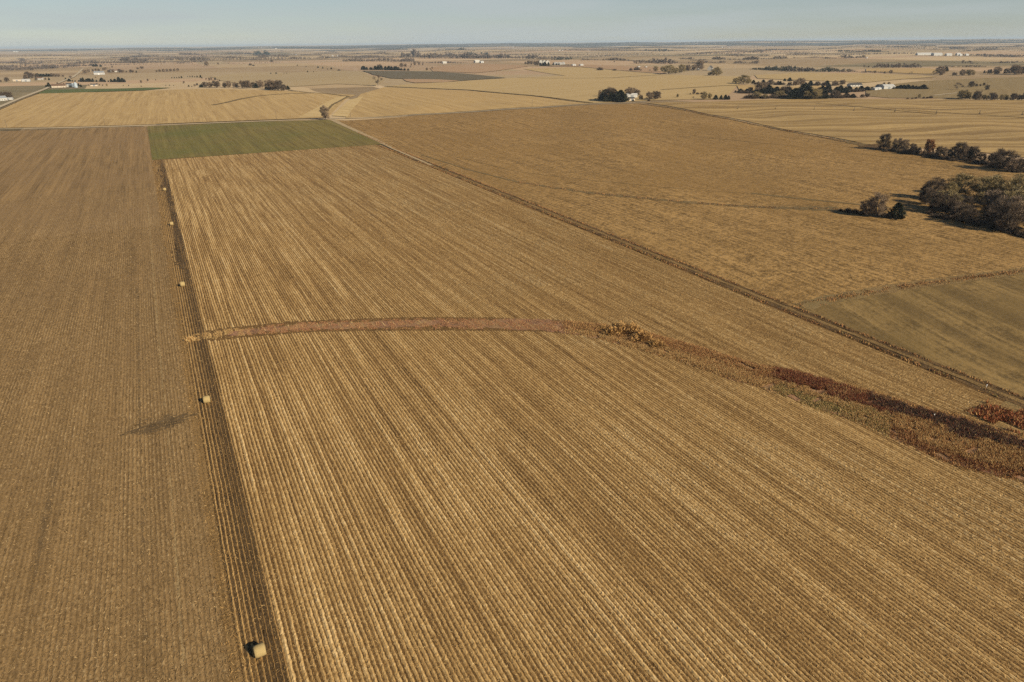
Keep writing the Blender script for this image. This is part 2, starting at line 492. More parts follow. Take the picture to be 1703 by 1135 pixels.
def sheet(name, poly, mat, layer=0, cell=None):
    """a field or strip laid on the terrain: its outline filled with a grid of cells"""
    P = np.array(poly, float)
    lo, hi = P.min(0), P.max(0)
    cell = cell or max(10.0, float((hi - lo).max()) / 48)
    pts, n = [], len(P)
    for a in range(n):
        p, q = P[a], P[(a + 1) % n]
        s = max(1, int(np.hypot(*(q - p)) / cell))
        pts += [tuple(p + (q - p) * t / s) for t in range(s)]
    nb = len(pts)
    edges = [(i, (i + 1) % nb) for i in range(nb)]
    gx, gy = np.meshgrid(np.arange(lo[0] + cell / 2, hi[0], cell), np.arange(lo[1] + cell / 2, hi[1], cell))
    gx, gy = gx.ravel(), gy.ravel()
    ins = np.zeros(len(gx), bool)
    for a in range(nb):
        (x0, y0), (x1, y1) = pts[a], pts[(a + 1) % nb]
        c = ((y0 > gy) != (y1 > gy)) & (gx < (x1 - x0) * (gy - y0) / ((y1 - y0) or 1e-9) + x0)
        ins ^= c
    allp = [Vector(p) for p in pts] + [Vector(p) for p in zip(gx[ins], gy[ins])]
    vs, _, fs, *_ = geometry.delaunay_2d_cdt(allp, edges, [], 1, 1e-4)
    V = np.array([(v.x, v.y) for v in vs])
    V = np.column_stack([V, lift(V[:, 0], V[:, 1], layer)])
    F = np.array([f[:] for f in fs])
    a, b, c = V[F[:, 0], :2], V[F[:, 1], :2], V[F[:, 2], :2]
    flip = ((b - a)[:, 0] * (c - a)[:, 1] - (b - a)[:, 1] * (c - a)[:, 0]) < 0
    F[flip] = F[flip][:, ::-1]
    o = np_obj(name, V, F, mat, smooth=True)
    return tag(o, kind='structure')


def ribbon(name, line, width, mat, layer=1, ragged=0.0, step=None):
    """a strip of given width (one number or one per point) following a line"""
    P = np.array(line, float)
    w = np.full(len(P), width, float) if np.isscalar(width) else np.array(width, float)
    seg = np.hypot(*np.diff(P, axis=0).T)
    s = np.concatenate([[0], np.cumsum(seg)])
    t = np.arange(0, s[-1] + 1e-6, step or max(2.0, s[-1] / 160))
    x, y, ww = np.interp(t, s, P[:, 0]), np.interp(t, s, P[:, 1]), np.interp(t, s, w)
    dx, dy = np.gradient(x), np.gradient(y)
    l = np.hypot(dx, dy) + 1e-9
    nx, ny = -dy / l, dx / l
    k = len(t)
    wl = ww / 2 * (1 + ragged * rng.uniform(-1, 1, k)); wr = ww / 2 * (1 + ragged * rng.uniform(-1, 1, k))
    L = np.stack([x + nx * wl, y + ny * wl], 1); Rr = np.stack([x - nx * wr, y - ny * wr], 1)
    Q = np.concatenate([L, Rr])
    V = np.column_stack([Q, lift(Q[:, 0], Q[:, 1], layer)])
    i = np.arange(k - 1)
    F = np.stack([i, i + k, i + k + 1, i + 1], 1)
    return tag(np_obj(name, V, F, mat, smooth=True), kind='structure')


FIELD_END = 602.0
X_EDGE, X_L, X_R, X_TRACK = -4.6, -3.2, 2.75, 171.0
sheet('stubble_field', [(X_EDGE, -120), (X_EDGE, 868), (-160, 905), (-760, 1030), (-760, -120)], BEAN, 2, 12)
sheet('golden_verge', [(X_EDGE - .05, -120), (X_L, -120), (X_L, 605), (X_EDGE - .05, 605)], VERGE, 3)
sheet('soil_strip', [(X_L, -120), (X_R, -120), (X_R + .5, FIELD_END), (X_L, FIELD_END)], SOIL_STRIP, 3)
for xo, wd_, y1 in ((1.6, 1.9, FIELD_END - 6), (.1, .9, FIELD_END - 20), (-.9, .4, 300), (-2.3, .5, FIELD_END - 20)):
    ribbon('wheel_rut', [(xo, -120), (xo + .1, 90), (xo - .1, 200), (xo + .2, 330), (xo + .5, y1)], wd_, WET, 4, .45, 1.1)
sheet('corn_field', [(X_R - .05, -120), (X_TRACK, -120), (X_TRACK, FIELD_END - 3), (X_R, FIELD_END)], SOIL_CORN, 2, 8)
sheet('green_field', [(-4.8, FIELD_END - 1), (X_TRACK + 6, FIELD_END - 5), (184.5, 832), (120, 850), (60, 861), (-4.8, 868)], GREEN, 4)
sheet('rust_field', [(175, -120)] + [(175, 500), (178, 600), (185, 832)] + [(198.9, 814.9), (258.1, 809.7), (347.5, 841.4), (461.9, 827.8), (542.7, 829.3), (623.8, 833.8), (603.5, 697.1), (555.2, 547.0), (535.6, 452.9), (514.1, 380.1), (512.6, 347.2), (508.6, 297.8), (493.5, 248.3), (480.6, 191.1), (474.7, 132.7)] + [(900, -120)], ORANGE, 2, 12)
sheet('olive_field', [(177.3, 143.8), (203.6, 144.2), (230.7, 141.0), (256.4, 135.5), (278.9, 130.9), (342.1, 121.1), (438.2, 106.7)] + [(760, -120), (176.5, -120), (176.5, 70), (176.5, 130)], OLIVE, 3)
sheet('golden_field', [(-147.5, 938.6), (-77.1, 912.3), (-4.4, 892.2), (91.8, 873.6), (188.9, 861.3), (230.3, 987.1), (283.2, 1146.0), (321.1, 1225.7), (297.1, 1262.9), (236.9, 1381.0), (164.2, 1475.9), (95.2, 1557.6), (-0.6, 1568.5), (-82.6, 1583.4), (-174.6, 1651.8), (-179.8, 1542.1), (-185.0, 1381.7), (-187.2, 1232.1), (-203.2, 982.6)], GOLD, 2)
sheet('golden_field', [(205.9, 842.8), (265.2, 831.5), (355.2, 859.9), (472.3, 846.6), (562.5, 859.8), (563.6, 935.8), (563.2, 1050.5), (537.7, 1239.3), (495.0, 1314.7), (431.0, 1416.2), (334.3, 1243.5), (297.2, 1136.7), (244.3, 977.2)], GOLD, 2)
sheet('mown_strip', [(159.5, 883.9), (186.9, 954.3), (235.4, 1082.2), (278.5, 1186.3), (302.9, 1211.4), (250.4, 1070.3), (203.5, 924.5), (187.5, 870.6)], LIGHT_STRIP, 3)
sheet('mown_strip', [(198.7, 881.3), (234.5, 984.0), (280.9, 1118.8), (322.0, 1183.9), (277.8, 1051.0), (236.5, 934.9), (211.6, 856.5)], LIGHT_STRIP, 3)
sheet('wheat_patch', [(-180.5, 1612.8), (-182.5, 1767.5), (-144.2, 1754.2), (-100.7, 1750.6), (-44.5, 1718.2), (0.5, 1726.8), (50.7, 1670.2), (-0.5, 1581.7), (-83.1, 1596.0), (-142.9, 1602.7)], GREEN2, 3)
sheet('tan_field', [(636.5, 836.7), (686.3, 794.6), (755.8, 797.1), (839.6, 774.2), (966.1, 689.9), (1035.9, 627.6), (1096.1, 577.9), (1207.5, 487.9), (552.3, 210.3), (568.5, 289.0), (555.8, 327.4), (526.0, 356.8), (521.5, 385.8), (549.2, 464.8), (568.1, 560.1), (612.3, 707.4)], TAN, 3)
sheet('tilled_field', [(676.7, 2465.8), (717.0, 2215.4), (767.8, 2031.8), (789.4, 1857.3), (797.4, 1606.0), (717.4, 1579.8), (650.3, 1549.0), (573.9, 1640.9), (534.4, 1701.6), (551.9, 1913.6)], DARK, 4)
sheet('reddish_field', [(550.0, 1658.0), (621.4, 1607.4), (650.3, 1549.0), (599.7, 1515.1), (532.0, 1522.7), (531.9, 1578.7)], PINKISH, 5)
sheet('tan_pasture', [(436.7, 1434.8), (525.4, 1503.8), (642.2, 1529.9), (790.6, 1589.0), (998.1, 1660.1), (1117.7, 2126.4), (1334.5, 2141.3), (1303.7, 1849.3), (1254.7, 1583.4), (1303.7, 1449.6), (1328.6, 1358.6), (1097.5, 1128.8), (875.3, 918.3), (767.6, 822.4), (657.0, 866.8), (566.6, 866.1), (574.7, 1071.9), (545.3, 1256.7)], HILL, 2)
sheet('reddish_field', [(779.3, 2061.9), (841.4, 1892.6), (1130.5, 2194.2), (1237.7, 2308.6), (1296.0, 2849.8), (1053.7, 2654.1), (910.4, 2436.9)], PINKISH, 3)
sheet('reddish_field', [(1268.3, 2254.0), (1496.4, 2337.8), (1564.2, 1977.0), (1393.0, 1773.6), (1291.3, 1603.7), (1313.9, 1863.9), (1348.8, 2164.2)], PINKISH, 3)
sheet('pasture', [(241.5, 1504.2), (371.8, 1570.3), (428.6, 1470.6), (507.9, 1664.4), (534.7, 1882.5), (655.3, 2425.8), (617.3, 2586.7), (429.5, 2459.4), (283.4, 2477.2), (176.9, 2274.8), (179.6, 2047.9), (205.3, 1619.5)], HILL2, 2)
sheet('brown_pasture', [(1159.9, 880.1), (1396.6, 939.3), (1703.9, 911.1), (1972.4, 868.6), (1221.4, 529.1), (1123.1, 592.7), (1061.2, 643.5), (985.3, 704.0), (992.1, 750.0)], BROWN, 2)
sheet('pale_field', [(1043.2, 1080.4), (1060.4, 982.0), (1146.3, 946.6), (1034.1, 877.1), (963.8, 891.0), (919.8, 943.7)], GOLD, 4)
sheet('pale_field', [(1423.2, 1413.3), (1604.6, 1429.9), (1659.4, 1249.2), (1643.1, 1154.5), (1604.5, 1038.6), (1393.0, 1003.4), (1280.6, 973.7), (1265.0, 1124.2), (1269.2, 1249.9)], HILL, 3)
sheet('pale_field', [(1861.4, 1423.6), (1955.5, 1305.8), (1842.5, 1164.3), (1699.7, 1116.5), (1714.7, 1205.9), (1736.5, 1326.6)], GOLD, 3)

# roads, tracks and grassy lines
ribbon('gravel_road', [(-196.8, 870.3), (-197.3, 1044.3), (-193.2, 1276.5), (-191.2, 1447.4), (-187.5, 1662.1), (-185.1, 1795.6), (-186.9, 1939.6), (-184.5, 2134.0), (-181.3, 2310.6), (-176.5, 2457.8), (-178.8, 2735.6), (-198.6, 3341.6)], 7.0, GRAVEL, 6)
ribbon('road_verge', [(-189.8, 835.5), (-190.3, 1002.7), (-186.3, 1226.0), (-185.1, 1396.4), (-182.9, 1636.3), (-182.7, 1780.7)], 5.0, DRAW, 5, .3)
ribbon('dirt_road', [(-254.1, 955.7), (-194.5, 935.0), (-145.6, 924.3), (-76.2, 898.3), (-4.6, 878.3), (90.5, 863.0), (185.6, 846.8), (261.5, 820.2), (350.7, 849.1), (466.8, 836.8), (554.1, 846.9), (649.7, 849.9)], 4.0, GRAVEL, 6)
ribbon('road_verge', [(-250.8, 941.8), (-191.9, 921.2), (-143.7, 910.5), (-75.5, 888.1), (-5.9, 868.8)], 4.0, DRAW, 5, .3)
ribbon('road_verge', [(4.6, 888.8), (92.1, 876.4), (188.3, 858.3)], 3.0, DRAW, 5, .3)
ribbon('farm_track', [(173.6, -120), (173.5, 120), (173.4, 300), (173.0, 470)], [1.5, 1.6, 1.8, 2.2], ROUGH_PALE, 6, .35)
ribbon('farm_track', [(173.0, 468), (175.0, 560), (179.5, 640), (184, 760), (187, 834)], [2.2, 2.8, 4.5, 5.5, 7], DIRT, 6, .15)
ribbon('track_verge', [(171.8, -120), (171.7, 300), (171.2, 590)], 2.2, DRAW_DARK, 5, .5, 3.0)
ribbon('track_verge', [(175.3, -120), (175.3, 300), (175.9, 560), (179.6, 690)], 2.0, DRAW_DARK, 5, .5, 3.0)
ribbon('grass_draw', [(183.9, 522.5), (189.0, 440.0), (197.6, 384.3), (209.8, 353.1), (222.2, 326.8), (236.7, 306.5), (248.7, 290.3), (275.3, 263.9), (293.0, 247.9), (305.9, 234.6)], [1.5, 2, 2.5, 4, 5, 5, 5, 5, 6, 10], DRAW, 4, .4)
ribbon('grass_draw', [(298.0, 287.0), (308.6, 262.1), (318.0, 242.8), (328.2, 225.5), (339.6, 210.3)], 2.5, DRAW, 4, .4)
ribbon('grass_draw', [(617.2, 824.8), (612.4, 761.5), (603.5, 697.1), (569.8, 607.4), (555.2, 547.0), (550.3, 502.0), (535.6, 452.9), (522.0, 409.6), (514.5, 377.6)], [3, 5, 4, 6, 4, 5, 4, 6, 9], DRAW, 5, .4)
ribbon('grass_draw', [(515.3, 381.0), (513.7, 347.9), (511.7, 317.6), (511.6, 291.1), (506.6, 271.9), (502.3, 253.1), (492.1, 196.2)], 17, DRAW_DARK, 6, .25, 6)
ribbon('grass_strip', [(178.1, 144.0), (191.9, 144.3), (208.5, 143.3), (230.4, 140.8), (256.4, 135.5), (278.9, 130.9), (342.1, 121.1)], 6.5, ROUGH, 5, .2)
ribbon('grass_draw', [(439.6, 1444.1), (487.1, 1360.3), (546.8, 1260.1), (557.9, 1153.0), (570.9, 1064.7), (574.6, 954.2), (570.6, 872.3)], [4, 5, 7, 10, 8, 6, 5], DRAW, 5, .35)
ribbon('grass_draw', [(85.4, 1132.0), (105.5, 1167.5), (134.3, 1227.5), (163.7, 1273.8), (191.4, 1295.9), (224.1, 1309.8), (264.6, 1304.8)], [7, 6, 8, 6, 6, 5, 5], DRAW, 5, .5)
ribbon('grass_draw', [(241.5, 1406.9), (258.3, 1325.1), (284.9, 1277.6), (301.0, 1196.4), (276.0, 1136.5), (237.1, 1040.3), (211.4, 959.0)], [5, 4, 4, 5, 4, 4, 3], DRAW, 5, .4)
ribbon('wheel_rut', [(820.4, 694.3), (821.7, 654.5), (819.8, 616.6), (817.6, 580.9), (815.8, 547.8), (811.3, 515.0)], 3.0, WET, 5, .4)
ribbon('wheel_rut', [(828.6, 572.6), (846.8, 530.7), (854.8, 486.3), (851.3, 433.6)], 3.0, WET, 5, .5)
ribbon('grass_draw', [(837.0, 1053.1), (917.8, 1066.2), (995.9, 1071.0), (1073.3, 1054.8)], 6, DRAW, 5, .4)
ribbon('grass_draw', [(826.0, 1603.5), (941.5, 1509.3), (1029.4, 1484.0), (1247.4, 1574.1)], 5, DRAW, 5, .4)
ribbon('pale_track', [(1077.9, 697.6), (1112.9, 704.3), (1151.8, 708.0)], 5, GRAVEL, 5)

# grassed waterway crossing the corn field: outline of its south and north edge, west to east
WW_S = np.array([(-2.7, 207.5), (11.7, 204.4), (28.5, 199.7), (45.0, 192.4), (69.5, 179.7), (93.3, 166.2), (104.1, 156.2), (111.0, 141.8), (116.3, 129.9), (120.0, 117.6), (125.1, 106.1), (127.7, 93.7), (131.1, 86.5), (131.9, 75.1), (133.2, 65.3), (140.1, 54.8), (140.6, 42.0)])
WW_N = np.array([(-2.3, 213.4), (9.3, 213.1), (24.9, 209.8), (40.5, 204.1), (64.8, 193.7), (84.9, 182.4), (102.3, 170.7), (112.0, 161.6), (120.7, 148.9), (126.8, 134.8), (132.2, 119.3), (139.2, 109.4), (144.7, 97.3), (149.3, 84.4), (153.7, 75.6), (156.3, 63.7), (160.5, 51.3)])


def along(P, t):
    s = np.concatenate([[0], np.cumsum(np.hypot(*np.diff(P, axis=0).T))]); s /= s[-1]
    return np.stack([np.interp(t, s, P[:, 0]), np.interp(t, s, P[:, 1])], -1)


def ww_point(t, u):
    a, b = along(WW_S, t), along(WW_N, t)
    return a + (b - a) * np.asarray(u)[..., None]


tt = np.linspace(.045, 1, 120)
a_, b_ = along(WW_S, tt), along(WW_N, tt)
jit = lambda: rng.uniform(-1.0, 1.0, (120, 2))
sq = .24 * (1 - sstep(.30, .46, tt))[:, None]          # the west half is only a thin ragged band
a_, b_ = a_ + (b_ - a_) * sq + jit(), b_ + (a_ - b_) * sq + jit()
t_split = 0.46
sheet('grass_waterway', [tuple(p) for p in a_] + [tuple(p) for p in b_[::-1]], REDGRASS, 5, 6)
sheet('rust_grass_patch', [(160.0, 73.9), (170.4, 75.6), (175.9, 76.1), (175.6, 74.2), (175.2, 62.8), (173.1, 53.8), (159.2, 58.4), (158.2, 64.7), (156.3, 69.1)], ROUGH, 4, 6)


# bare-soil patch and wheel marks in the stubble field
def rags(name, cx, cy, ang, length, width, n, seed):
    g = np.random.default_rng(seed)
    vs, fs = [], []
    d = np.array([math.cos(ang), math.sin(ang)]); e = np.array([-d[1], d[0]])
    for _ in range(n):
        s = g.normal(0, .26); c = np.array([cx, cy]) + d * s * length + e * g.normal(0, .28) * width * (1.1 - abs(s))
        k = 9; l, w = g.uniform(.5, 1.9), g.uniform(.12, .4)
        for q in range(k):
            t = 2 * math.pi * q / k; rr = g.uniform(.6, 1.25)
            p = c + d * math.cos(t) * l * rr + e * math.sin(t) * w * rr
            vs.append((p[0], p[1], hz(*p) + 0.05 + 0.0006 * len(fs)))
        fs.append(tuple(range(len(vs) - k, len(vs))))
    me = bpy.data.meshes.new(name); me.from_pydata(vs, [], fs); me.materials.append(SMUDGE); me.update()
    return tag(link(bpy.data.objects.new(name, me)), kind='structure')


MARK = [(-16.8, 158.2), (-11.1, 158.8), (-5.7, 159.7)]
m0, m1 = np.array(MARK[0]), np.array(MARK[2])
rags('bare_soil_patch', *((m0 + m1) / 2), math.atan2(*(m1 - m0)[::-1]), float(np.hypot(*(m1 - m0))), 6.5, 190, 3)
ribbon('wheel_mark', [(-31.2, 160.9), (-31.2, 144.3), (-31.3, 127.7), (-31.2, 113.9)], [.5, 1.0, .9, .3], STREAK, 3, .6, 1.0)

ribbon('wheel_mark', [(-10.2, 426.5), (-10.2, 352.9), (-10.2, 252.1), (-10.1, 194.3), (-9.8, 149.7), (-10.1, 112.9), (-10.5, 80.5)], .4, PALE_BEAN, 3, 1.0, 1.0)
ribbon('wheel_mark', [(-15.8, 269.4), (-15.7, 183.9), (-15.2, 136.0), (-15.2, 99.6), (-15.1, 82.9)], .5, STREAK, 3, .9, 1.2)

ribbon('wheel_mark', [(422.9, 554.6), (442.5, 499.8), (453.0, 437.0), (473.0, 392.1), (486.7, 338.1), (495.0, 289.2)], 1.6, ROUGH_PALE, 3, .8, 6)
ribbon('wheel_mark', [(203.8, 496.9), (214.8, 417.7), (239.8, 366.7), (263.9, 325.2), (295.3, 288.9)], 1.4, ROUGH_PALE, 3, .8, 6)
ribbon('wheel_mark', [(222.6, 327.5), (255.5, 303.8), (281.4, 265.7), (308.3, 242.2)], 1.2, ROUGH_PALE, 3, .8, 6)

# ---------------------------------------------------------------- corn stubble rows, residue and grasses (nobody could count them)
def in_ww(x, y, pad=0.0):
    """cross position in the waterway: 0 at its south edge, 1 at its north edge"""
    lo = np.interp(x, WW_S[:, 0], WW_S[:, 1]); hi = np.interp(x, WW_N[:, 0], WW_N[:, 1])
    return (y - lo) / (hi - lo)


def stubble_rows():
    Vs, Fs, Ss, base = [], [], [], 0
    xs = np.arange(X_R + .35, X_TRACK - 1.2, .762)
    for y0, y1, st in ((5, 110, .38), (110, 200, .6), (200, 330, .95), (330, FIELD_END - 4, 1.6)):
        ys = np.arange(y0, y1 + st, st)
        X, Y = np.meshgrid(xs, ys, indexing='ij')
        X = X + .10 * (value_noise(Y * 1.0, X * 9, 11, 5) - .5) * 2 + rng.uniform(-.06, .06, X.shape)
        Yj = Y + rng.uniform(-.3, .3, X.shape) * st
        vis = seen(X, Yj)
        big = value_noise(X, Yj, 26, 1) * .55 + value_noise(X, Yj, 8, 2) * .45
        g4 = np.random.default_rng(4)
        ii = np.arange(len(xs))
        rowv = (g4.uniform(.75, 1.15, len(xs)) * g4.uniform(.86, 1.1, len(xs) // 8 + 2)[ii // 8])[:, None]
        rowv = np.where(np.isin(ii % 16, (4, 11))[:, None], rowv * .62, rowv)        # wheel rows of the combine
        h = .13 * rowv * np.clip(.55 + big * .7, .6, 1.15) * rng.uniform(.8, 1.12, X.shape)
        h *= np.where(rng.random(X.shape) < .04, .55, 1)
        u = in_ww(X, Yj)
        gx = np.abs(np.interp(X[:, :1], *np.array([(0, 0), (200, 200)]).T))
        west = X < 66
        inside = (u > -.03) & (u < 1.03)
        gap = ((ii % 5 == 2) | (ii % 7 == 3) | (ii % 4 == 0))[:, None] | ((X < 24) & (ii % 2 == 0)[:, None]) | (u < .22 + .2 * big) | (u > .80 + .2 * (big - .5))
        h = np.where(inside & ~(west & ~gap), 0.0, np.where(inside, h * .8, h))
        rs = value_noise(X * 26 / .762, Yj, 26, 9)          # each row thins out and thickens along its own length
        h = h * np.clip(.55 + .8 * rs, .5, 1.15)
        keep = vis & (h > .02)
        wd = (.25 + .07 * rng.random(X.shape)) * (.45 + .5 * rowv) * np.clip(.62 + .62 * rs, .6, 1.08)
        Z = height(X, Yj) + lift(0 * X, 0 * Y, 2) * 0 + np.hypot(X, Yj) * .00019 + .012
        n = X.size
        L = np.stack([X - wd, Yj, Z], -1); T = np.stack([X + rng.uniform(-.05, .05, X.shape), Yj, Z + h], -1); Rr = np.stack([X + wd, Yj, Z], -1)
        V = np.stack([L, T, Rr], 2).reshape(-1, 3)
        k = Y.shape[1]
        idx = (np.arange(n).reshape(X.shape) * 3)
        ok = keep[:, :-1] & keep[:, 1:]
        a, b = idx[:, :-1][ok], idx[:, 1:][ok]
        F = np.concatenate([np.stack([a, a + 1, b + 1, b], 1), np.stack([a + 1, a + 2, b + 2, b + 1], 1)]) + base
        sh = np.clip(.64 + (.30 * (rowv - 1) + .30 * (rs - .5) + .05 * sstep(200, 420, Yj)) + rng.normal(0, .09, X.shape) + .22 * (big - .5), 0, 1)
        S = np.stack([sh, sh, sh], -1).ravel()
        used = np.zeros(len(V), bool); used[np.unique(F - base)] = True
        remap = np.cumsum(used) - 1
        F = remap[F - base] + base
        Vs.append(V[used]); Ss.append(S[used]); Fs.append(F); base += int(used.sum())
    o = np_obj('corn_stubble', np.concatenate(Vs), np.concatenate(Fs), STRAW, shade=np.concatenate(Ss))
    tag(o, 'rows of cut corn stubble covering the field right of the bale strip', 'stubble', kind='stuff')


def flat_blades(name, label, cat, n, sampler, size, mat, shade, tilt=.35, seed=1):
    """short straw pieces lying loosely on the ground"""
    g = np.random.default_rng(seed)
    x, y = sampler(g, n)
    ok = seen(x, y); x, y = x[ok], y[ok]
    k = len(x)
    d = np.hypot(np.hypot(x, y), CAM_H)
    l = g.uniform(*size[0], k) * (1 + d / 500) / 2; w = g.uniform(*size[1], k) * (1 + d / 500) / 2
    a = g.uniform(0, 2 * math.pi, k)
    dx, dy = np.cos(a), np.sin(a)
    t = np.abs(g.normal(0, tilt, k)); t2 = g.normal(0, tilt, k)
    z = height(x, y) + .02 + np.hypot(x, y) * .0002
    c = np.stack([x, y, z + .04 + np.abs(t) * l * .5 + np.abs(t2) * w * .5], -1)
    U = np.stack([dx * l, dy * l, np.sin(t) * l], -1); Wv = np.stack([-dy * w, dx * w, np.sin(t2) * w], -1)
    V = np.stack([c - U - Wv, c + U - Wv, c + U + Wv, c - U + Wv], 1).reshape(-1, 3)
    F = np.arange(4 * k).reshape(-1, 4)
    s = np.repeat(np.clip(g.normal(*shade, k), 0, 1), 4)
    return tag(np_obj(name, V, F, mat, shade=s), label, cat, kind='stuff')


def near_corn(g, n):
    y = 6 + 330 * g.random(n) ** 1.5
    return g.uniform(X_R + .2, X_TRACK - 1.5, n), y


def near_bean(g, n):
    y = 40 + 330 * g.random(n) ** 1.5
    return g.uniform(-120, X_EDGE, n), y


def verge_sample(g, n):
    return g.uniform(X_EDGE - .7, X_L + .4, n) + g.normal(0, .25, n), 55 + 540 * g.random(n) ** 1.5


stubble_rows()
flat_blades('corn_residue', 'pale husks and leaves littered between the corn stubble rows', 'crop residue', 520000, near_corn, ((.10, .32), (.018, .045)), STRAW, (.44, .27), seed=2)
flat_blades('bean_residue', 'fine grey tan straw littered over the left stubble field', 'crop residue', 260000, near_bean, ((.12, .34), (.03, .07)), CHAFF, (.5, .25), seed=3)
flat_blades('verge_straw', 'golden straw piled along the edge between stubble field and bare strip', 'straw', 6000, verge_sample, ((.15, .4), (.02, .06)), STRAW, (.36, .2), tilt=.6, seed=4)


def strip_rows():
    """thin straw rows left standing along the bare strip"""
    Vs, Fs, Ss, base = [], [], [], 0
    xs = np.array([-2.75, -2.0, -1.25, -.45, .3, 1.05, 1.8, 2.5])
    ys = np.concatenate([np.arange(50, 180, .35), np.arange(180, 600, .9)])
    X, Y = np.meshgrid(xs, ys, indexing='ij')
    X = X + rng.uniform(-.05, .05, X.shape) + .12 * (value_noise(Y, X * 7, 6, 3) - .5)
    amt = value_noise(X * 14, Y, 14, 8)
    h = .15 * rng.uniform(.8, 1.15, X.shape) * np.clip(amt * 1.6 - .1, .5, 1.1) * (1 - .9 * sstep(120, 300, Y)) * np.array([1.2, 1.1, 1, .9, .75, .7, .8, 1.0])[:, None]
    wd = (.13 + .05 * rng.random(X.shape)) * np.array([1.3, 1.2, 1.1, 1, .7, .55, .6, 1.0])[:, None]
    Z = height(X, Y) + np.hypot(X, Y) * .0004 + .03
    V = np.stack([np.stack([X - wd, Y, Z], -1), np.stack([X, Y, Z + h], -1), np.stack([X + wd, Y, Z], -1)], 2).reshape(-1, 3)
    idx = np.arange(X.size).reshape(X.shape) * 3
    keep = h > .008
    ok = keep[:, :-1] & keep[:, 1:]
    ok[:, len(np.arange(50, 180, .35)) - 1] = False
    a, b = idx[:, :-1][ok], idx[:, 1:][ok]
    F = np.concatenate([np.stack([a, a + 1, b + 1, b], 1), np.stack([a + 1, a + 2, b + 2, b + 1], 1)])
    S = np.repeat(np.clip(rng.normal(.40, .08, X.size) + np.repeat(np.array([.08, .08, .05, .0, -.04, -.08, -.05, .02]), X.shape[1]), 0, 1), 3)
    tag(np_obj('strip_stubble', V, F, STRAW, shade=S), 'thin straw rows along the dark bare soil strip', 'stubble', kind='stuff')


strip_rows()
flat_blades('strip_residue', 'sparse straw scattered over the dark bare soil strip', 'straw', 12000, lambda g, n: (g.uniform(X_L, X_R, n), 50 + 550 * g.random(n) ** 1.5), ((.12, .4), (.02, .05)), STRAW, (.36, .24), seed=6)


def bean_rows():
    """very low drilled rows of the left stubble field"""
    xs = np.arange(X_EDGE - .7, -115, -.762)
    Vs, Fs, Ss, base = [], [], [], 0
    for y0, y1, st in ((40, 140, .5), (140, 260, .9), (260, 480, 1.8)):
        ys = np.arange(y0, y1 + st, st)
        X, Y = np.meshgrid(xs, ys, indexing='ij')
        X = X + rng.uniform(-.07, .07, X.shape)
        amt = value_noise(X, Y, 18, 21) * .5 + value_noise(X * 2, Y * .25, 6, 22) * .5
        h = .085 * np.clip(amt * 2 - .35, 0, 1.2) * rng.uniform(.2, 1.5, X.shape)
        wd = .16 + .06 * rng.random(X.shape)
        Z = height(X, Y) + np.hypot(X, Y) * .00019 + .012
        V = np.stack([np.stack([X - wd, Y, Z], -1), np.stack([X, Y, Z + h], -1), np.stack([X + wd, Y, Z], -1)], 2).reshape(-1, 3)
        idx = np.arange(X.size).reshape(X.shape) * 3
        keep = (h > .01) & seen(X, Y)
        ok = keep[:, :-1] & keep[:, 1:]
        a, b = idx[:, :-1][ok], idx[:, 1:][ok]
        F = np.concatenate([np.stack([a, a + 1, b + 1, b], 1), np.stack([a + 1, a + 2, b + 2, b + 1], 1)])
        S = np.repeat(np.clip(.5 + rng.normal(0, .13, X.size) + (amt.ravel() - .5) * .3, 0, 1), 3)
        used = np.zeros(len(V), bool); used[np.unique(F)] = True
        F = (np.cumsum(used) - 1)[F] + base
        Vs.append(V[used]); Ss.append(S[used]); Fs.append(F); base += int(used.sum())
    tag(np_obj('bean_stubble', np.concatenate(Vs), np.concatenate(Fs), CHAFF, shade=np.concatenate(Ss)), 'low faint rows of bean stubble in the left field', 'stubble', kind='stuff')


bean_rows()


def blades(name, label, cat, x, y, h, col, w=.09, lean=.35, seed=5):
    """standing grass blades, two triangles' worth each, coloured one by one"""
    g = np.random.default_rng(seed)
    k = len(x)
    a = g.uniform(0, 2 * math.pi, k)
    hh = h * g.uniform(.55, 1.25, k); ww = w * g.uniform(.6, 1.5, k)
    z = height(x, y) + .02 + np.hypot(x, y) * .0004
    dx, dy = np.cos(a) * ww, np.sin(a) * ww
    lx, ly = g.normal(0, lean, k) * hh, g.normal(0, lean, k) * hh
    b0 = np.stack([x - dx, y - dy, z - .05], -1); b1 = np.stack([x + dx, y + dy, z - .05], -1)
    m1_ = np.stack([x + dx * .8 + lx * .5, y + dy * .8 + ly * .5, z + hh * .6], -1); m0_ = np.stack([x - dx * .8 + lx * .5, y - dy * .8 + ly * .5, z + hh * .6], -1)
    t = np.stack([x + lx, y + ly, z + hh], -1)
    V = np.stack([b0, b1, m1_, m0_, t], 1).reshape(-1, 3)
    i = np.arange(k) * 5
    Q = np.stack([i, i + 1, i + 2, i + 3], 1); T = np.stack([i + 3, i + 2, i + 4], 1)
    c = np.repeat(col * g.uniform(.8, 1.18, (k, 1)), 5, 0)
    return tag(np_obj(name, V, [Q, T], BLADE, col=c), label, cat, kind='stuff')


def pick(g, k, *cols):
    w = np.array([c[0] for c in cols], float)
    return np.array([c[1] for c in cols])[g.choice(len(cols), k, p=w / w.sum())]


MAROON, UMBER, RUST, TANG, STR, OLIV, PINK = (.17, .055, .030), (.095, .060, .040), (.32, .155, .062), (.43, .255, .10), (.50, .35, .155), (.20, .17, .055), (.44, .24, .145)


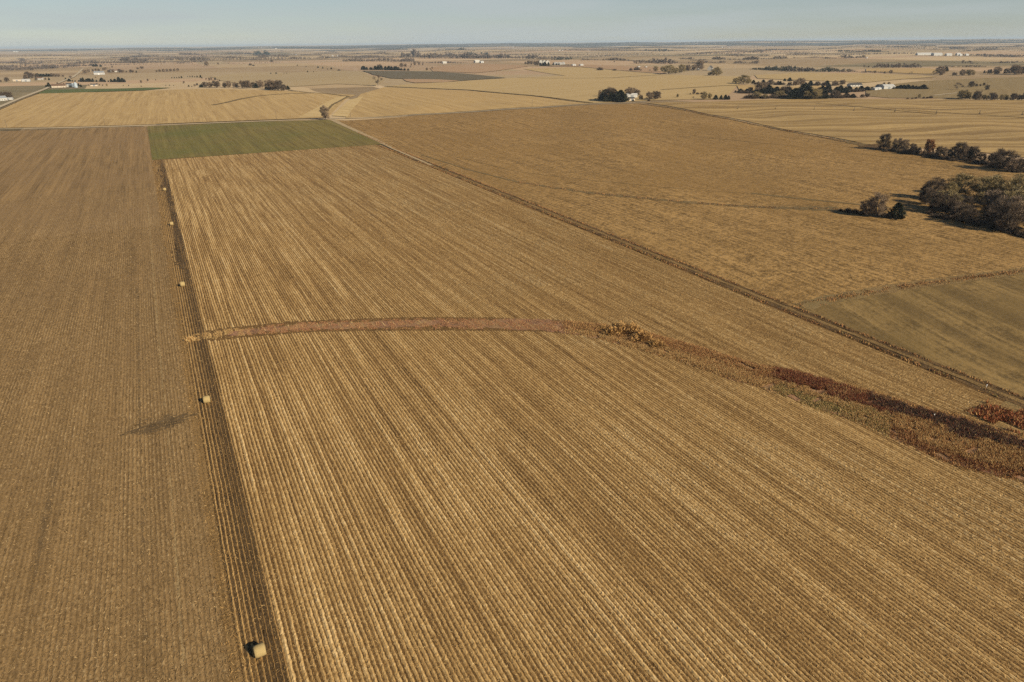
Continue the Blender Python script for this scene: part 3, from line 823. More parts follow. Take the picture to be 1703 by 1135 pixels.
def waterway_grass():
    g = np.random.default_rng(9)
    n = 480000
    t, u = g.random(n) ** .8, g.uniform(-.10, 1.10, n)
    P = ww_point(t, u); x, y = P[:, 0], P[:, 1]
    px = np.interp(t, np.linspace(0, 1, 9), np.linspace(0, 1, 9))
    s = np.concatenate([[0], np.cumsum(np.hypot(*np.diff(WW_S, axis=0).T))]); s /= s[-1]
    mark = np.interp(t, s, np.array([312, 400, 500, 600, 750, 900, 980, 1060, 1130, 1200, 1280, 1360, 1420, 1500, 1580, 1703, 1830]))   # place along the waterway
    edge = np.clip(np.minimum(u + .10, 1.10 - u) / .22, 0, 1)
    clump = value_noise(x, y, 2.2, 31); clump2 = value_noise(x, y, 7, 32)
    h = np.zeros(n); col = np.zeros((n, 3)); keep = np.ones(n, bool)
    west = mark + g.normal(0, 28, n) + 40 * (clump2 - .5) < 985
    rowgap = (np.abs(((x - X_R - .35) / .762 + .5) % 4 - 2) < .55)
    pinkness = np.clip((mark - 380) / 60, 0, 1)
    h[west] = .22
    keep &= ~(west & ((clump < .32) | (rowgap & (g.random(n) < .85)) | (g.random(n) > .34) | (u < .06) | (u > .94)))
    col[west] = pick(g, int(west.sum()), (5, (.36, .17, .10)), (1.5, STR), (3, RUST), (1, TANG))
    w2 = west & (pinkness < g.random(n)); col[w2] = pick(g, int(w2.sum()), (2, STR), (2, TANG))
    e = ~west
    ec = np.zeros((n, 3)); eh = np.full(n, .55)
    ua = u + .22 * (clump2 - .5) + .16 * (value_noise(x, y, 1.1, 33) - .5)
    def zone(mask, hgt, *cols):
        mk = mask & e
        ec[mk] = pick(g, int(mk.sum()), *cols); eh[mk] = hgt
    zone(mark >= 0, .7, (3, TANG), (2, STR), (1, RUST))
    zone((mark < 1300) & (ua > .52), .75, (4, RUST), (2, MAROON), (4, TANG))
    zone((mark < 1300) & (ua > .28) & (ua < .52), .6, (4, TANG), (3, RUST), (2, STR))
    zone((mark < 1075) & (ua > .35), .9, (4, TANG), (3, RUST), (1, UMBER))
    zone((mark > 1285) & (mark < 1480) & (ua > .50), .9, (7, MAROON), (2, RUST), (1, UMBER))
    zone((mark > 1285) & (mark < 1420) & (ua < .30), .4, (3, OLIV), (2, STR), (1, TANG))
    zone((mark > 1395) & (mark < 1480) & (ua < .42), .7, (3, TANG), (2, OLIV), (2, STR))
    zone((mark > 1440) & (ua > .62), .9, (7, UMBER), (2, MAROON))
    zone((mark > 1480) & (ua > .22) & (ua <= .62), .8, (5, TANG), (3, RUST), (2, STR))
    zone((mark > 1480) & (ua <= .22), .6, (4, RUST), (2, MAROON), (2, TANG))
    zone((mark > 1380) & (ua > .93), .6, (4, TANG), (2, RUST))
    col[e] = ec[e]; h[e] = eh[e] * (.8 + .35 * clump[e])
    col = np.where((e & (g.random(n) < np.where(mark > 1290, .05, .16) + .2 * (clump2 < .3)))[:, None], pick(g, n, (3, TANG), (2, RUST), (2, STR)), col)
    keep &= ~(e & (clump < .18)) & (g.random(n) < .08 + edge) & ~(e & (g.random(n) > edge ** .7 + .1))
    h = h * (.4 + .6 * edge)
    keep &= seen(x, y)
    blades('prairie_grass', 'pink, rust and maroon dry grass filling the waterway across the corn field', 'grass', x[keep], y[keep], h[keep] * .85, col[keep], w=.04, lean=.5)


waterway_grass()


def line_grass(name, label, line, width, dens, h, cols, seed, gap=.3):
    g = np.random.default_rng(seed)
    P = np.array(line, float)
    s = np.concatenate([[0], np.cumsum(np.hypot(*np.diff(P, axis=0).T))])
    n = int(s[-1] * dens)
    t = g.random(n) * s[-1]
    x, y = np.interp(t, s, P[:, 0]), np.interp(t, s, P[:, 1])
    i = np.clip(np.searchsorted(s, t) - 1, 0, len(P) - 2)
    d = P[i + 1] - P[i]; d = d / (np.hypot(d[:, 0], d[:, 1])[:, None] + 1e-9)
    off = np.clip(g.normal(0, .3, n), -.7, .7) * width
    x, y = x - d[:, 1] * off, y + d[:, 0] * off
    cl = value_noise(x, y, 3.0, seed)
    ok = (cl > gap) & seen(x, y)
    x, y, cl = x[ok], y[ok], cl[ok]
    blades(name, label, 'grass', x, y, h * (.5 + cl), pick(g, len(x), *cols), w=.09, lean=.5, seed=seed)


line_grass('verge_grass', 'dark rust weeds on the near side of the long farm track', [(170.9, 40), (170.9, 300), (170.6, 590)], 1.8, 20, .4, [(3, RUST), (2, UMBER), (2, TANG), (1, OLIV)], 41)
line_grass('verge_grass', 'tall dry grass on the far side of the long farm track', [(175.9, 30), (175.9, 300), (176.4, 560), (179.6, 690)], 1.4, 14, .4, [(3, RUST), (2, TANG), (2, UMBER)], 42)
line_grass('verge_grass', 'orange grass edging the olive field at right', [(178.1, 144.0), (191.9, 144.3), (208.5, 143.3), (230.4, 140.8), (256.4, 135.5), (278.9, 130.9), (309.4, 126.4)], 4.0, 30, .35, [(3, (.36, .21, .08)), (3, RUST), (1, UMBER)], 43)
line_grass('verge_grass', 'brown grass in the shallow draw through the rust field', [(197.6, 384.3), (209.8, 353.1), (222.2, 326.8), (236.7, 306.5), (248.7, 290.3), (275.3, 263.9), (293.0, 247.9), (305.9, 234.6)], 3.0, 14, .35, [(2, TANG), (3, RUST), (2, UMBER)], 44, .4)
line_grass('verge_grass', 'dry grass along the boundary below the tan contour field', [(617.2, 824.8), (612.4, 761.5), (603.5, 697.1), (569.8, 607.4), (555.2, 547.0), (550.3, 502.0), (535.6, 452.9), (522.0, 409.6), (514.5, 377.6)], 4.0, 14, .5, [(2, RUST), (2, UMBER), (1, TANG)], 45, .4)
line_grass('rust_grass', 'bright rust red grass patch beside the track at the right edge', [(156.8, 70.6), (166.1, 70.7), (166.5, 65.8), (167.7, 58.0)], 9.0, 260, .8, [(5, (.26, .085, .035)), (3, RUST), (1, MAROON), (1, TANG)], 46, .25)

# ---------------------------------------------------------------- bales, posts, marker
HAY = None


def hay_mat():
    m, nt, bs = new_mat('pale_net_wrapped_hay')
    tc = N(nt, 'ShaderNodeTexCoord').outputs['Object']
    mp = N(nt, 'ShaderNodeMapping'); mp.inputs['Scale'].default_value = (14.0, 1.5, 1.5); nt.links.new(tc, mp.inputs['Vector'])
    n1 = noise(nt, mp.outputs[0], 1.6, 4.0, .7)
    n2 = noise(nt, tc, 9.0, 3.0, .7)
    c = mix_col(nt, ramp(nt, n1, .3, .7), (.27, .19, .08), (.40, .30, .135))
    c = mix_col(nt, math_node(nt, 'MULTIPLY', ramp(nt, n2, .45, .7), .5), c, (.46, .355, .17))
    nt.links.new(c, bs.inputs['Base Color'])
    bp = N(nt, 'ShaderNodeBump'); bp.inputs['Strength'].default_value = .6; bp.inputs['Distance'].default_value = .05
    nt.links.new(n1, bp.inputs['Height']); nt.links.new(bp.outputs[0], bs.inputs['Normal'])
    return m


def hay_end_mat():
    m, nt, bs = new_mat('coiled_hay_end')
    tc = N(nt, 'ShaderNodeTexCoord').outputs['Object']
    wv = N(nt, 'ShaderNodeTexWave', wave_type='RINGS', rings_direction='X')
    wv.inputs['Scale'].default_value = 4.0; wv.inputs['Distortion'].default_value = 3.0
    nt.links.new(tc, wv.inputs['Vector'])
    nt.links.new(mix_col(nt, wv.outputs['Fac'], (.25, .18, .08), (.44, .34, .17)), bs.inputs['Base Color'])
    return m


HAY, HAY_END = hay_mat(), hay_end_mat()


def bale_meshes():
    g = np.random.default_rng(3)
    n, rad, w = 40, .90, 1.5
    prof = [(-w / 2, .86), (-w / 2 + .05, .95), (-w / 4, 1.0), (0, 1.01), (w / 4, 1.0), (w / 2 - .05, .95), (w / 2, .86)]
    V, F = [], []
    for x, s in prof:
        for k in range(n):
            t = 2 * math.pi * k / n
            r = rad * s * (1 + g.normal(0, .006))
            z = r * math.sin(t)
            z = max(z, -rad * .93)          # flattened where it lies
            V.append((x, r * math.cos(t), z + rad * .93))
    for a in range(len(prof) - 1):
        for k in range(n):
            F.append((a * n + k, a * n + (k + 1) % n, (a + 1) * n + (k + 1) % n, (a + 1) * n + k))
    me = bpy.data.meshes.new('wrapped_side'); me.from_pydata(V, [], F); me.materials.append(HAY)
    me.polygons.foreach_set('use_smooth', [True] * len(F)); me.update()
    ends = []
    for side in (0, len(prof) - 1):
        ring = V[side * n:(side + 1) * n]
        x = ring[0][0]; sg = -1 if side == 0 else 1
        vs = [v for v in ring]; fs = []
        prev = list(range(n))
        for q, (f, dx) in enumerate(((.72, .05), (.42, .03), (.15, .06))):
            st = len(vs)
            for v in ring:
                vs.append((x + sg * dx, v[1] * f, (v[2] - rad * .93) * f + rad * .93))
            cur = list(range(st, st + n))
            for k in range(n):
                fs.append((prev[k], prev[(k + 1) % n], cur[(k + 1) % n], cur[k]) if sg > 0 else (prev[k], cur[k], cur[(k + 1) % n], prev[(k + 1) % n]))
            prev = cur
        fs.append(tuple(prev) if sg > 0 else tuple(prev[::-1]))
        e = bpy.data.meshes.new('coiled_end'); e.from_pydata(vs, [], fs); e.materials.append(HAY_END); e.update()
        ends.append(e)
    return me, ends


BALE_SIDE, BALE_ENDS = bale_meshes()
bale_labels = ['round hay bale nearest the viewer, largest in the bare soil strip',
               'round hay bale second nearest, just beyond the dark soil patch',
               'round hay bale third along the strip, first beyond the grass waterway',
               'round hay bale fourth along the strip, between waterway and green field',
               'tiny round hay bale fifth along the strip, nearest the green field']
for (x, y), lab, rz in zip([(-0.4, 80.4), (-0.7, 165.0), (-1.0, 263.7), (-0.5, 366.3), (-0.4, 463.1)], bale_labels, (.05, -.04, .09, .02, -.05)):
    b = empty('hay_bale', (x, y, hz(x, y) + .03 + .0003 * math.hypot(x, y)), rz)
    tag(b, lab, 'hay bale', 'round bales left along the bare strip')
    link(bpy.data.objects.new('wrapped_side', BALE_SIDE), b)
    for e in BALE_ENDS: link(bpy.data.objects.new('coiled_end', e), b)

POLE = plain_mat('weathered_pole_wood', (.13, .10, .075), .3, 3)
INSUL = plain_mat('grey_insulator', (.35, .35, .36), .1, 3)
pole_names = ['leftmost thin utility pole on the road by the golden field', 'second utility pole from the left, behind the brown field', 'third utility pole from the left, behind the green field',
              'fourth utility pole, left of the lone roadside tree', 'fifth utility pole, right of the lone roadside tree', 'rightmost utility pole on the road, far right of the lone tree']
for (x, y), lab in zip([(-139.5, 927.1), (-45.9, 896.7), (43.0, 888.6), (131.7, 872.3), (214.8, 854.6), (461.2, 851.5)], pole_names):
    p = empty('utility_pole', (x, y, hz(x, y)), -.12)
    tag(p, lab, 'utility pole', 'utility poles along the dirt road')
    MB().tube((0, 0, -.3), (.05, 0, 9.4), .19, .12, 8, True).build('pole', POLE, p)
    MB().box(-.07, .07, -1.2, 1.2, 8.55, 8.72).box(-.03, .03, -.9, -.05, 8.0, 8.1).build('crossarm', POLE, p)
    for yy in (-1.1, .55, 1.1): MB().tube((0, yy, 8.70), (0, yy, 9.0), .06, .04, 6, True).build('insulator', INSUL, p)

WHITE = plain_mat('white_paint', (.80, .80, .78), .12, .6)
for (x, y), lab in zip([(173.6, 82.0), (148.1, 78.7)], ('small white marker post beside the long farm track at right', 'tiny white stake at the waterway edge near the right side')):
    t = empty('marker_post', (x, y, hz(x, y)))
    t.scale = (.7, .7, .8)
    tag(t, lab, 'marker post')
    MB().box(-.06, .06, -.06, .06, -.1, 1.15).build('stake', WHITE, t)
    MB().box(-.16, .16, -.09, -.062, .75, 1.12).build('plate', WHITE, t)

# golden clump at the west end of the waterway
g0 = np.random.default_rng(77)
cx, cy = [(-1.9, 208.6)][0]
cn = 700
cr_ = np.abs(g0.normal(0, .55, cn)); ca = g0.uniform(0, 6.283, cn)
V5 = []
blades_c = blades('grass_clump', 'pale orange grass clump at the west end of the waterway', 'grass clump', cx + cr_ * np.cos(ca), cy + .8 * cr_ * np.sin(ca), np.full(cn, .95), pick(g0, cn, (3, (.50, .30, .12)), (2, STR)), w=.10, lean=.3, seed=78)
del blades_c['kind']

# ---------------------------------------------------------------- centre pivot across the tan field
GALV = plain_mat('galvanised_steel', (.12, .11, .10), .3, 2, rough=.5, spec=.4)
RUBBER = plain_mat('black_rubber', (.02, .02, .02), .2, 3)
PV = [(675.6, 692.7), (706.0, 658.5), (741.2, 629.5), (781.2, 603.5), (804.3, 564.6), (826.9, 527.3), (865.5, 500.2), (880.3, 461.8), (894.8, 423.6)]


def pivot():
    g = empty('irrigation_pivot', (PV[0][0], PV[0][1], hz(*PV[0])))
    tag(g, 'long centre pivot irrigation machine on wheeled towers across the tan field', 'irrigation machine')
    ox, oy, oz = g.location
    pipe = MB()
    tops = []
    for x, y in PV: tops.append(Vector((x - ox, y - oy, hz(x, y) - oz + 4.4)))
    for a, b in zip(tops, tops[1:]):
        d = (b - a)
        mid = [(a + d * t) + Vector((0, 0, 1.0 * 4 * t * (1 - t))) for t in np.linspace(0, 1, 7)]
        low = [(a + d * t) + Vector((0, 0, -.15 + .3 * 4 * t * (1 - t))) for t in np.linspace(0, 1, 7)]
        for p, q in zip(mid, mid[1:]): pipe.tube(p, q, .09, .09, 5)
        for p, q in zip(low, low[1:]): pipe.tube(p, q, .03, .03, 3)
        for k in range(1, 6): pipe.tube(mid[k], low[k], .03, .03, 3)
    pipe.build('pipe_truss', GALV, g)
    ang = math.atan2(PV[1][1] - PV[0][1], PV[1][0] - PV[0][0])
    dirv = Vector((-math.sin(ang), math.cos(ang), 0))
    for top in tops:
        base = Vector((top.x, top.y, top.z - 4.4))
        m = MB()
        for s in (-1, 1):
            m.tube(base + dirv * 2.0 * s + Vector((0, 0, .7)), top, .16, .13, 5)
        m.tube(base - dirv * 2.1 + Vector((0, 0, .65)), base + dirv * 2.1 + Vector((0, 0, .65)), .2, .2, 5)
        m.tube(base - dirv * .6 + Vector((0, 0, 2.3)), base + dirv * .6 + Vector((0, 0, 2.3)), .05, .05, 4)
        tw = m.build('tower', GALV, g)
        for s in (-1, 1):
            c = base + dirv * 2.1 * s + Vector((0, 0, .62))
            ax = Vector((math.cos(ang), math.sin(ang), 0)) * .18
            MB().tube(c - ax, c + ax, .72, .72, 14, True).build('wheel', RUBBER, tw)


pivot()

# ---------------------------------------------------------------- buildings
GLASS = plain_mat('dark_window_glass', (.03, .035, .04), .2, 2, rough=.15, spec=.5)
TRIM = plain_mat('white_trim', (.72, .71, .68), .1, 1)
DOOR_BROWN = plain_mat('brown_garage_door', (.14, .07, .04), .3, 1)
SHINGLE_B = plain_mat('brown_shingle', (.17, .105, .065), .35, 2)
SHINGLE_G = plain_mat('dark_grey_shingle', (.07, .068, .066), .35, 2)
SIDING_W = ribbed_mat('white_siding', (.53, .51, .46), .5, 2)
SIDING_T = ribbed_mat('tan_siding', (.62, .52, .40), .5, 2)
STEEL_W = ribbed_mat('white_steel_sheet', (.52, .51, .48), .6, 0)
STEEL_G = ribbed_mat('galvanised_sheet', (.27, .29, .31), .6, 0)
STEEL_B = ribbed_mat('blue_grey_sheet', (.16, .20, .24), .6, 0)
BIN = ribbed_mat('corrugated_bin_steel', (.42, .49, .54), .35, 2)


def building(name, label, cat, at, L, W_, h, rise, rz, wall, roof, style='house', group=None, door=None):
    x, y = at
    b = empty(name, (x, y, hz(x, y) + .1), rz)
    tag(b, label, cat, group)
    MB().gable_walls(L, W_, h, rise * .985).build('wall', wall, b)
    rf = MB().gable_roof(L, W_, h, rise, .45 if style == 'house' else .3).build('roof', roof, b)
    if style == 'house':
        MB().box(L * .2, L * .2 + .8, -.4, .4, h + rise * .5, h + rise + .9).build('chimney', SHINGLE_B, rf)
        for sx in (-.32, -.08, .18):
            w = MB().box(L * sx - .6, L * sx + .6, -W_ / 2 - .06, -W_ / 2 + .05, 1.0, 2.2).build('window', GLASS, b)
            MB().box(L * sx - .72, L * sx + .72, -W_ / 2 - .09, -W_ / 2 - .01, .86, .98).build('sill', TRIM, w)
        MB().box(L * .34 - .5, L * .34 + .5, -W_ / 2 - .07, -W_ / 2 + .05, 0, 2.1).build('door', DOOR_BROWN, b)
        MB().box(L / 2 - .05, L / 2 + .06, -.7, .7, 1.0, 2.2).build('window', GLASS, b)
    else:
        dm = door or STEEL_G
        wd = min(L * .3, 4.5)
        MB().box(-wd / 2, wd / 2, -W_ / 2 - .12, -W_ / 2 + .05, 0, min(h * .86, 3.6)).build('door', dm, b)
        MB().box(L / 2 - .05, L / 2 + .1, -W_ * .2, W_ * .2, 0, min(h * .86, 3.6)).build('door', dm, b)
    return b


def silo(label, at, r, h, mat=None, group=None):
    x, y = at
    b = empty('grain_bin', (x, y, hz(x, y)), 0)
    tag(b, label, 'grain bin', group)
    m = MB()
    for k in range(6): m.tube((0, 0, h * k / 6), (0, 0, h * (k + 1) / 6), r * (1 + .004 * (k % 2)), r * (1 + .004 * ((k + 1) % 2)), 24)
    m.build('wall', mat or BIN, b, True)
    rf = MB().tube((0, 0, h), (0, 0, h + r * .55), r * 1.05, .3, 24, True).build('roof', BIN, b)
    MB().tube((0, 0, h + r * .55 - .05), (0, 0, h + r * .55 + .35), .36, .3, 10, True).build('cap', BIN, rf)
    MB().box(-.5, .5, -r - .08, -r + .3, .3, 2.2).build('door', STEEL_G, b)
    return b


def at1(p): return p[0]


building('machine_shed', 'long white roofed shed beside dark round trees on the middle right farmstead', 'shed', [(677.6, 925.3)][0], 17, 8, 4.2, 1.8, -.35, STEEL_W, STEEL_W, 'shed')
building('shed', 'small tan shed in front of the long white roofed farm shed', 'shed', [(643.0, 878.2)][0], 9, 7, 3.4, 1.6, -.25, SIDING_T, SHINGLE_G, 'shed')
# farmstead beside the gravel road, upper left
building('ranch_house', 'tan house with brown roof and garage by the gravel road, upper left', 'house', [(-165.0, 1868.3)][0], 27, 12, 4.0, 3.4, -.15, SIDING_T, SHINGLE_B)
building('garage', 'low white garage touching the right end of the tan house', 'garage', [(-154.3, 1892.6)][0], 11, 9, 3.2, 1.8, -.15, SIDING_W, SIDING_W, 'shed', door=DOOR_BROWN)
silo('tall pale grain bin right of the blue grey farm sheds, upper left', [(-132.5, 1849.8)][0], 3.6, 9)
silo('shorter grain bin tucked left of the tall pale bin, upper left', [(-140.5, 1885.3)][0], 3.0, 6, STEEL_B)
building('machine_shed', 'blue grey machine shed between tan house and grain bins', 'shed', [(-152.8, 1954.1)][0], 11, 8, 3.6, 2, -.2, STEEL_B, SHINGLE_G, 'shed')
building('machine_shed', 'low grey shed among bare bushes right of the grain bins', 'shed', [(-100.3, 1911.8)][0], 14, 8, 3.0, 1.8, -.1, SIDING_T, SHINGLE_G, 'shed')
building('farmhouse', 'pale house under dark trees at the left frame edge', 'house', [(-211.9, 1432.8)][0], 13, 9, 4.4, 3, .6, SIDING_W, STEEL_G)
building('shed', 'low white shed just right of the house at the left edge', 'shed', [(-205.1, 1450.7)][0], 14, 6, 2.6, 1.0, -.15, STEEL_W, STEEL_W, 'shed')
building('machine_shed', 'white shed in front of the long dark windbreak, upper left', 'shed', [(-268.3, 2251.4)][0], 18, 10, 4, 2, -.1, STEEL_W, STEEL_W, 'shed')
building('machine_shed', 'low tan shed left of the white shed by the windbreak', 'shed', [(-291.8, 2284.2)][0], 18, 9, 3, 1.6, -.1, SIDING_T, SIDING_T, 'shed')
building('farmhouse', 'small white house right of the windbreak, upper left', 'house', [(-247.8, 2353.4)][0], 14, 10, 4, 3, -.2, SIDING_W, SHINGLE_B)
building('riding_arena', 'wide white fronted barn in the far hamlet, upper left', 'barn', [(-114.8, 2588.4)][0], 27, 16, 6, 4, -.2, STEEL_W, STEEL_G, 'shed', door=WHITE)
building('farmhouse', 'white house behind the wide white barn of the far hamlet', 'house', [(-85.7, 2815.8)][0], 14, 9, 4, 3, -.3, SIDING_W, SHINGLE_G)
building('farmhouse', 'right hand white house of the far hamlet, dark roof', 'house', [(-71.3, 2771.2)][0], 16, 10, 4, 3, .4, SIDING_W, SHINGLE_B)
# right middle farm
building('machine_shed', 'white shed with bright roof behind the evergreen hedge, right', 'shed', [(1156.4, 835.5)][0], 21, 12, 5, 2.4, -.3, STEEL_W, STEEL_W, 'shed')
building('machine_shed', 'dark roofed shed touching the bright white shed, right', 'shed', [(1159.6, 849.0)][0], 16, 11, 4.6, 2.4, -.3, STEEL_B, SHINGLE_G, 'shed')
building('shed', 'low long white shed left of the bright white shed, right', 'shed', [(1123.8, 832.0)][0], 26, 7, 2.6, 1.2, .25, STEEL_W, STEEL_W, 'shed')
building('shed', 'small white lean-to at the right end of the bright shed', 'shed', [(1166.7, 833.1)][0], 9, 7, 3, 1.2, -.3, STEEL_W, STEEL_W, 'shed')
building('farmhouse', 'long dark roofed house in the evergreen grove, right', 'house', [(1172.3, 913.8)][0], 24, 11, 3, 2.6, -.3, SIDING_W, SHINGLE_G)
# house with steep gable, right of centre
building('farmhouse', 'white gabled house with dark roof beside a big round bare tree', 'house', [(1526.9, 1697.6)][0], 22, 14, 6.5, 7, .7, SIDING_W, SHINGLE_G)
building('shed', 'tiny white shed left of the gabled house', 'shed', [(1505.5, 1726.4)][0], 8, 7, 4, 2, .2, STEEL_W, STEEL_W, 'shed')
# farm on the middle skyline
for (x, y), L, lab in zip([(1504.4, 2704.7), (1502.5, 2670.4), (1503.6, 2644.7)], (16, 15, 14), ('left', 'middle', 'right')):
    building('barn', f'{lab} of three white gabled barns among dark trees, centre distance', 'barn', (x, y), L, 16, 8, 6, 1.2, SIDING_W, SHINGLE_G, 'shed', 'white barns among the dark trees')
for (x, y), L, lab in zip([(1438.5, 2468.8), (1445.4, 2450.8), (1472.7, 2469.5)], (24, 22, 26), ('left', 'middle', 'right')):
    building('shed', f'{lab} of three low white sheds right of the dark tree clump', 'shed', (x, y), L, 14, 6, 3, .9, STEEL_W, STEEL_W, 'shed', 'white sheds beside the dark trees')
building('shed', 'white speck of a shed at the hedge end, centre distance', 'shed', [(1389.3, 2253.8)][0], 16, 9, 4, 2, .2, STEEL_W, STEEL_W, 'shed')
building('shed', 'rightmost white speck of a shed on the centre hedge', 'shed', [(1411.4, 2238.5)][0], 14, 9, 4, 2, .2, STEEL_W, STEEL_W, 'shed')
building('farmhouse', 'white house in the reddish field, centre distance', 'house', [(1370.2, 3058.8)][0], 26, 14, 6, 5, .2, SIDING_W, SIDING_W)
building('shed', 'small white shed right of the white house in the reddish field', 'shed', [(1363.4, 2991.3)][0], 16, 12, 5, 3, .2, STEEL_W, STEEL_W, 'shed')
building('farmhouse', 'lone white house beside bushes, left of the reddish field house', 'house', [(1236.0, 3119.3)][0], 20, 13, 5, 4, .1, SIDING_W, SIDING_W)
# white farm on the far right
for (x, y), L, wd, hh, lab in zip([(3781.9, 2555.1), (3730.6, 2446.8), (3761.7, 2405.4), (3866.3, 2420.6), (3784.4, 2356.3), (3878.3, 2381.7)], (84, 48, 30, 22, 14, 15), (20, 20, 16, 14, 10, 11), (7, 9, 7, 8, 5, 5),
        ('longest white shed of the far right farm', 'tall white barn right of the longest far shed', 'third white shed of the far right farm', 'narrow tall white barn in the far right farm', 'smallest low shed by the narrow far right barn', 'outermost white shed on the far right farm')):
    building('machine_shed', lab, 'shed', (x, y), L, wd, hh, 5, -.35, STEEL_W, STEEL_W, 'shed', 'white buildings of the far right farm')
silo('dark grain bin between the two large far right sheds', [(3731.9, 2474.1)][0], 6, 11, STEEL_B)
far_farms = [(-1900.6, 15474.8), (-1861.3, 15438.9), (760.5, 4998.5), (1295.1, 6933.9), (1193.4, 5078.8), (1235.3, 5098.4), (3694.8, 5749.5), (3350.6, 5685.4), (3386.6, 5693.8), (7518.4, 8156.8), (6230.9, 6648.2), (4153.3, 3988.4), (2917.2, 2238.1), (5604.4, 6662.6), (2333.6, 14349.8), (3494.5, 10095.4), (6096.5, 11995.0), (1478.8, 1988.9), (1492.0, 1967.1)]
far_lab = ['leftmost', 'second', 'third', 'fourth', 'fifth', 'sixth', 'seventh', 'eighth', 'ninth', 'tenth', 'eleventh', 'twelfth', 'thirteenth', 'fourteenth', 'fifteenth', 'sixteenth', 'seventeenth', 'eighteenth', 'nineteenth']
order = sorted(range(len(far_farms)), key=lambda i: math.atan2(far_farms[i][0], far_farms[i][1]))
for k, i in enumerate(order):
    x, y = far_farms[i]
    d = math.hypot(x, y)
    sz = min(d * .0010, 16) + 3
    building('distant_barn', f'{far_lab[k]} from the left of the scattered tiny white farm buildings towards the skyline', 'barn', (x, y), sz * 1.9, sz, sz * .42, sz * .25, .3 + .2 * (k % 3), STEEL_W, STEEL_W, 'shed', 'tiny far white farm buildings')

# ---------------------------------------------------------------- trees
def unit(g, k):
    v = g.normal(0, 1, (k, 3)); return v / np.linalg.norm(v, axis=1)[:, None]


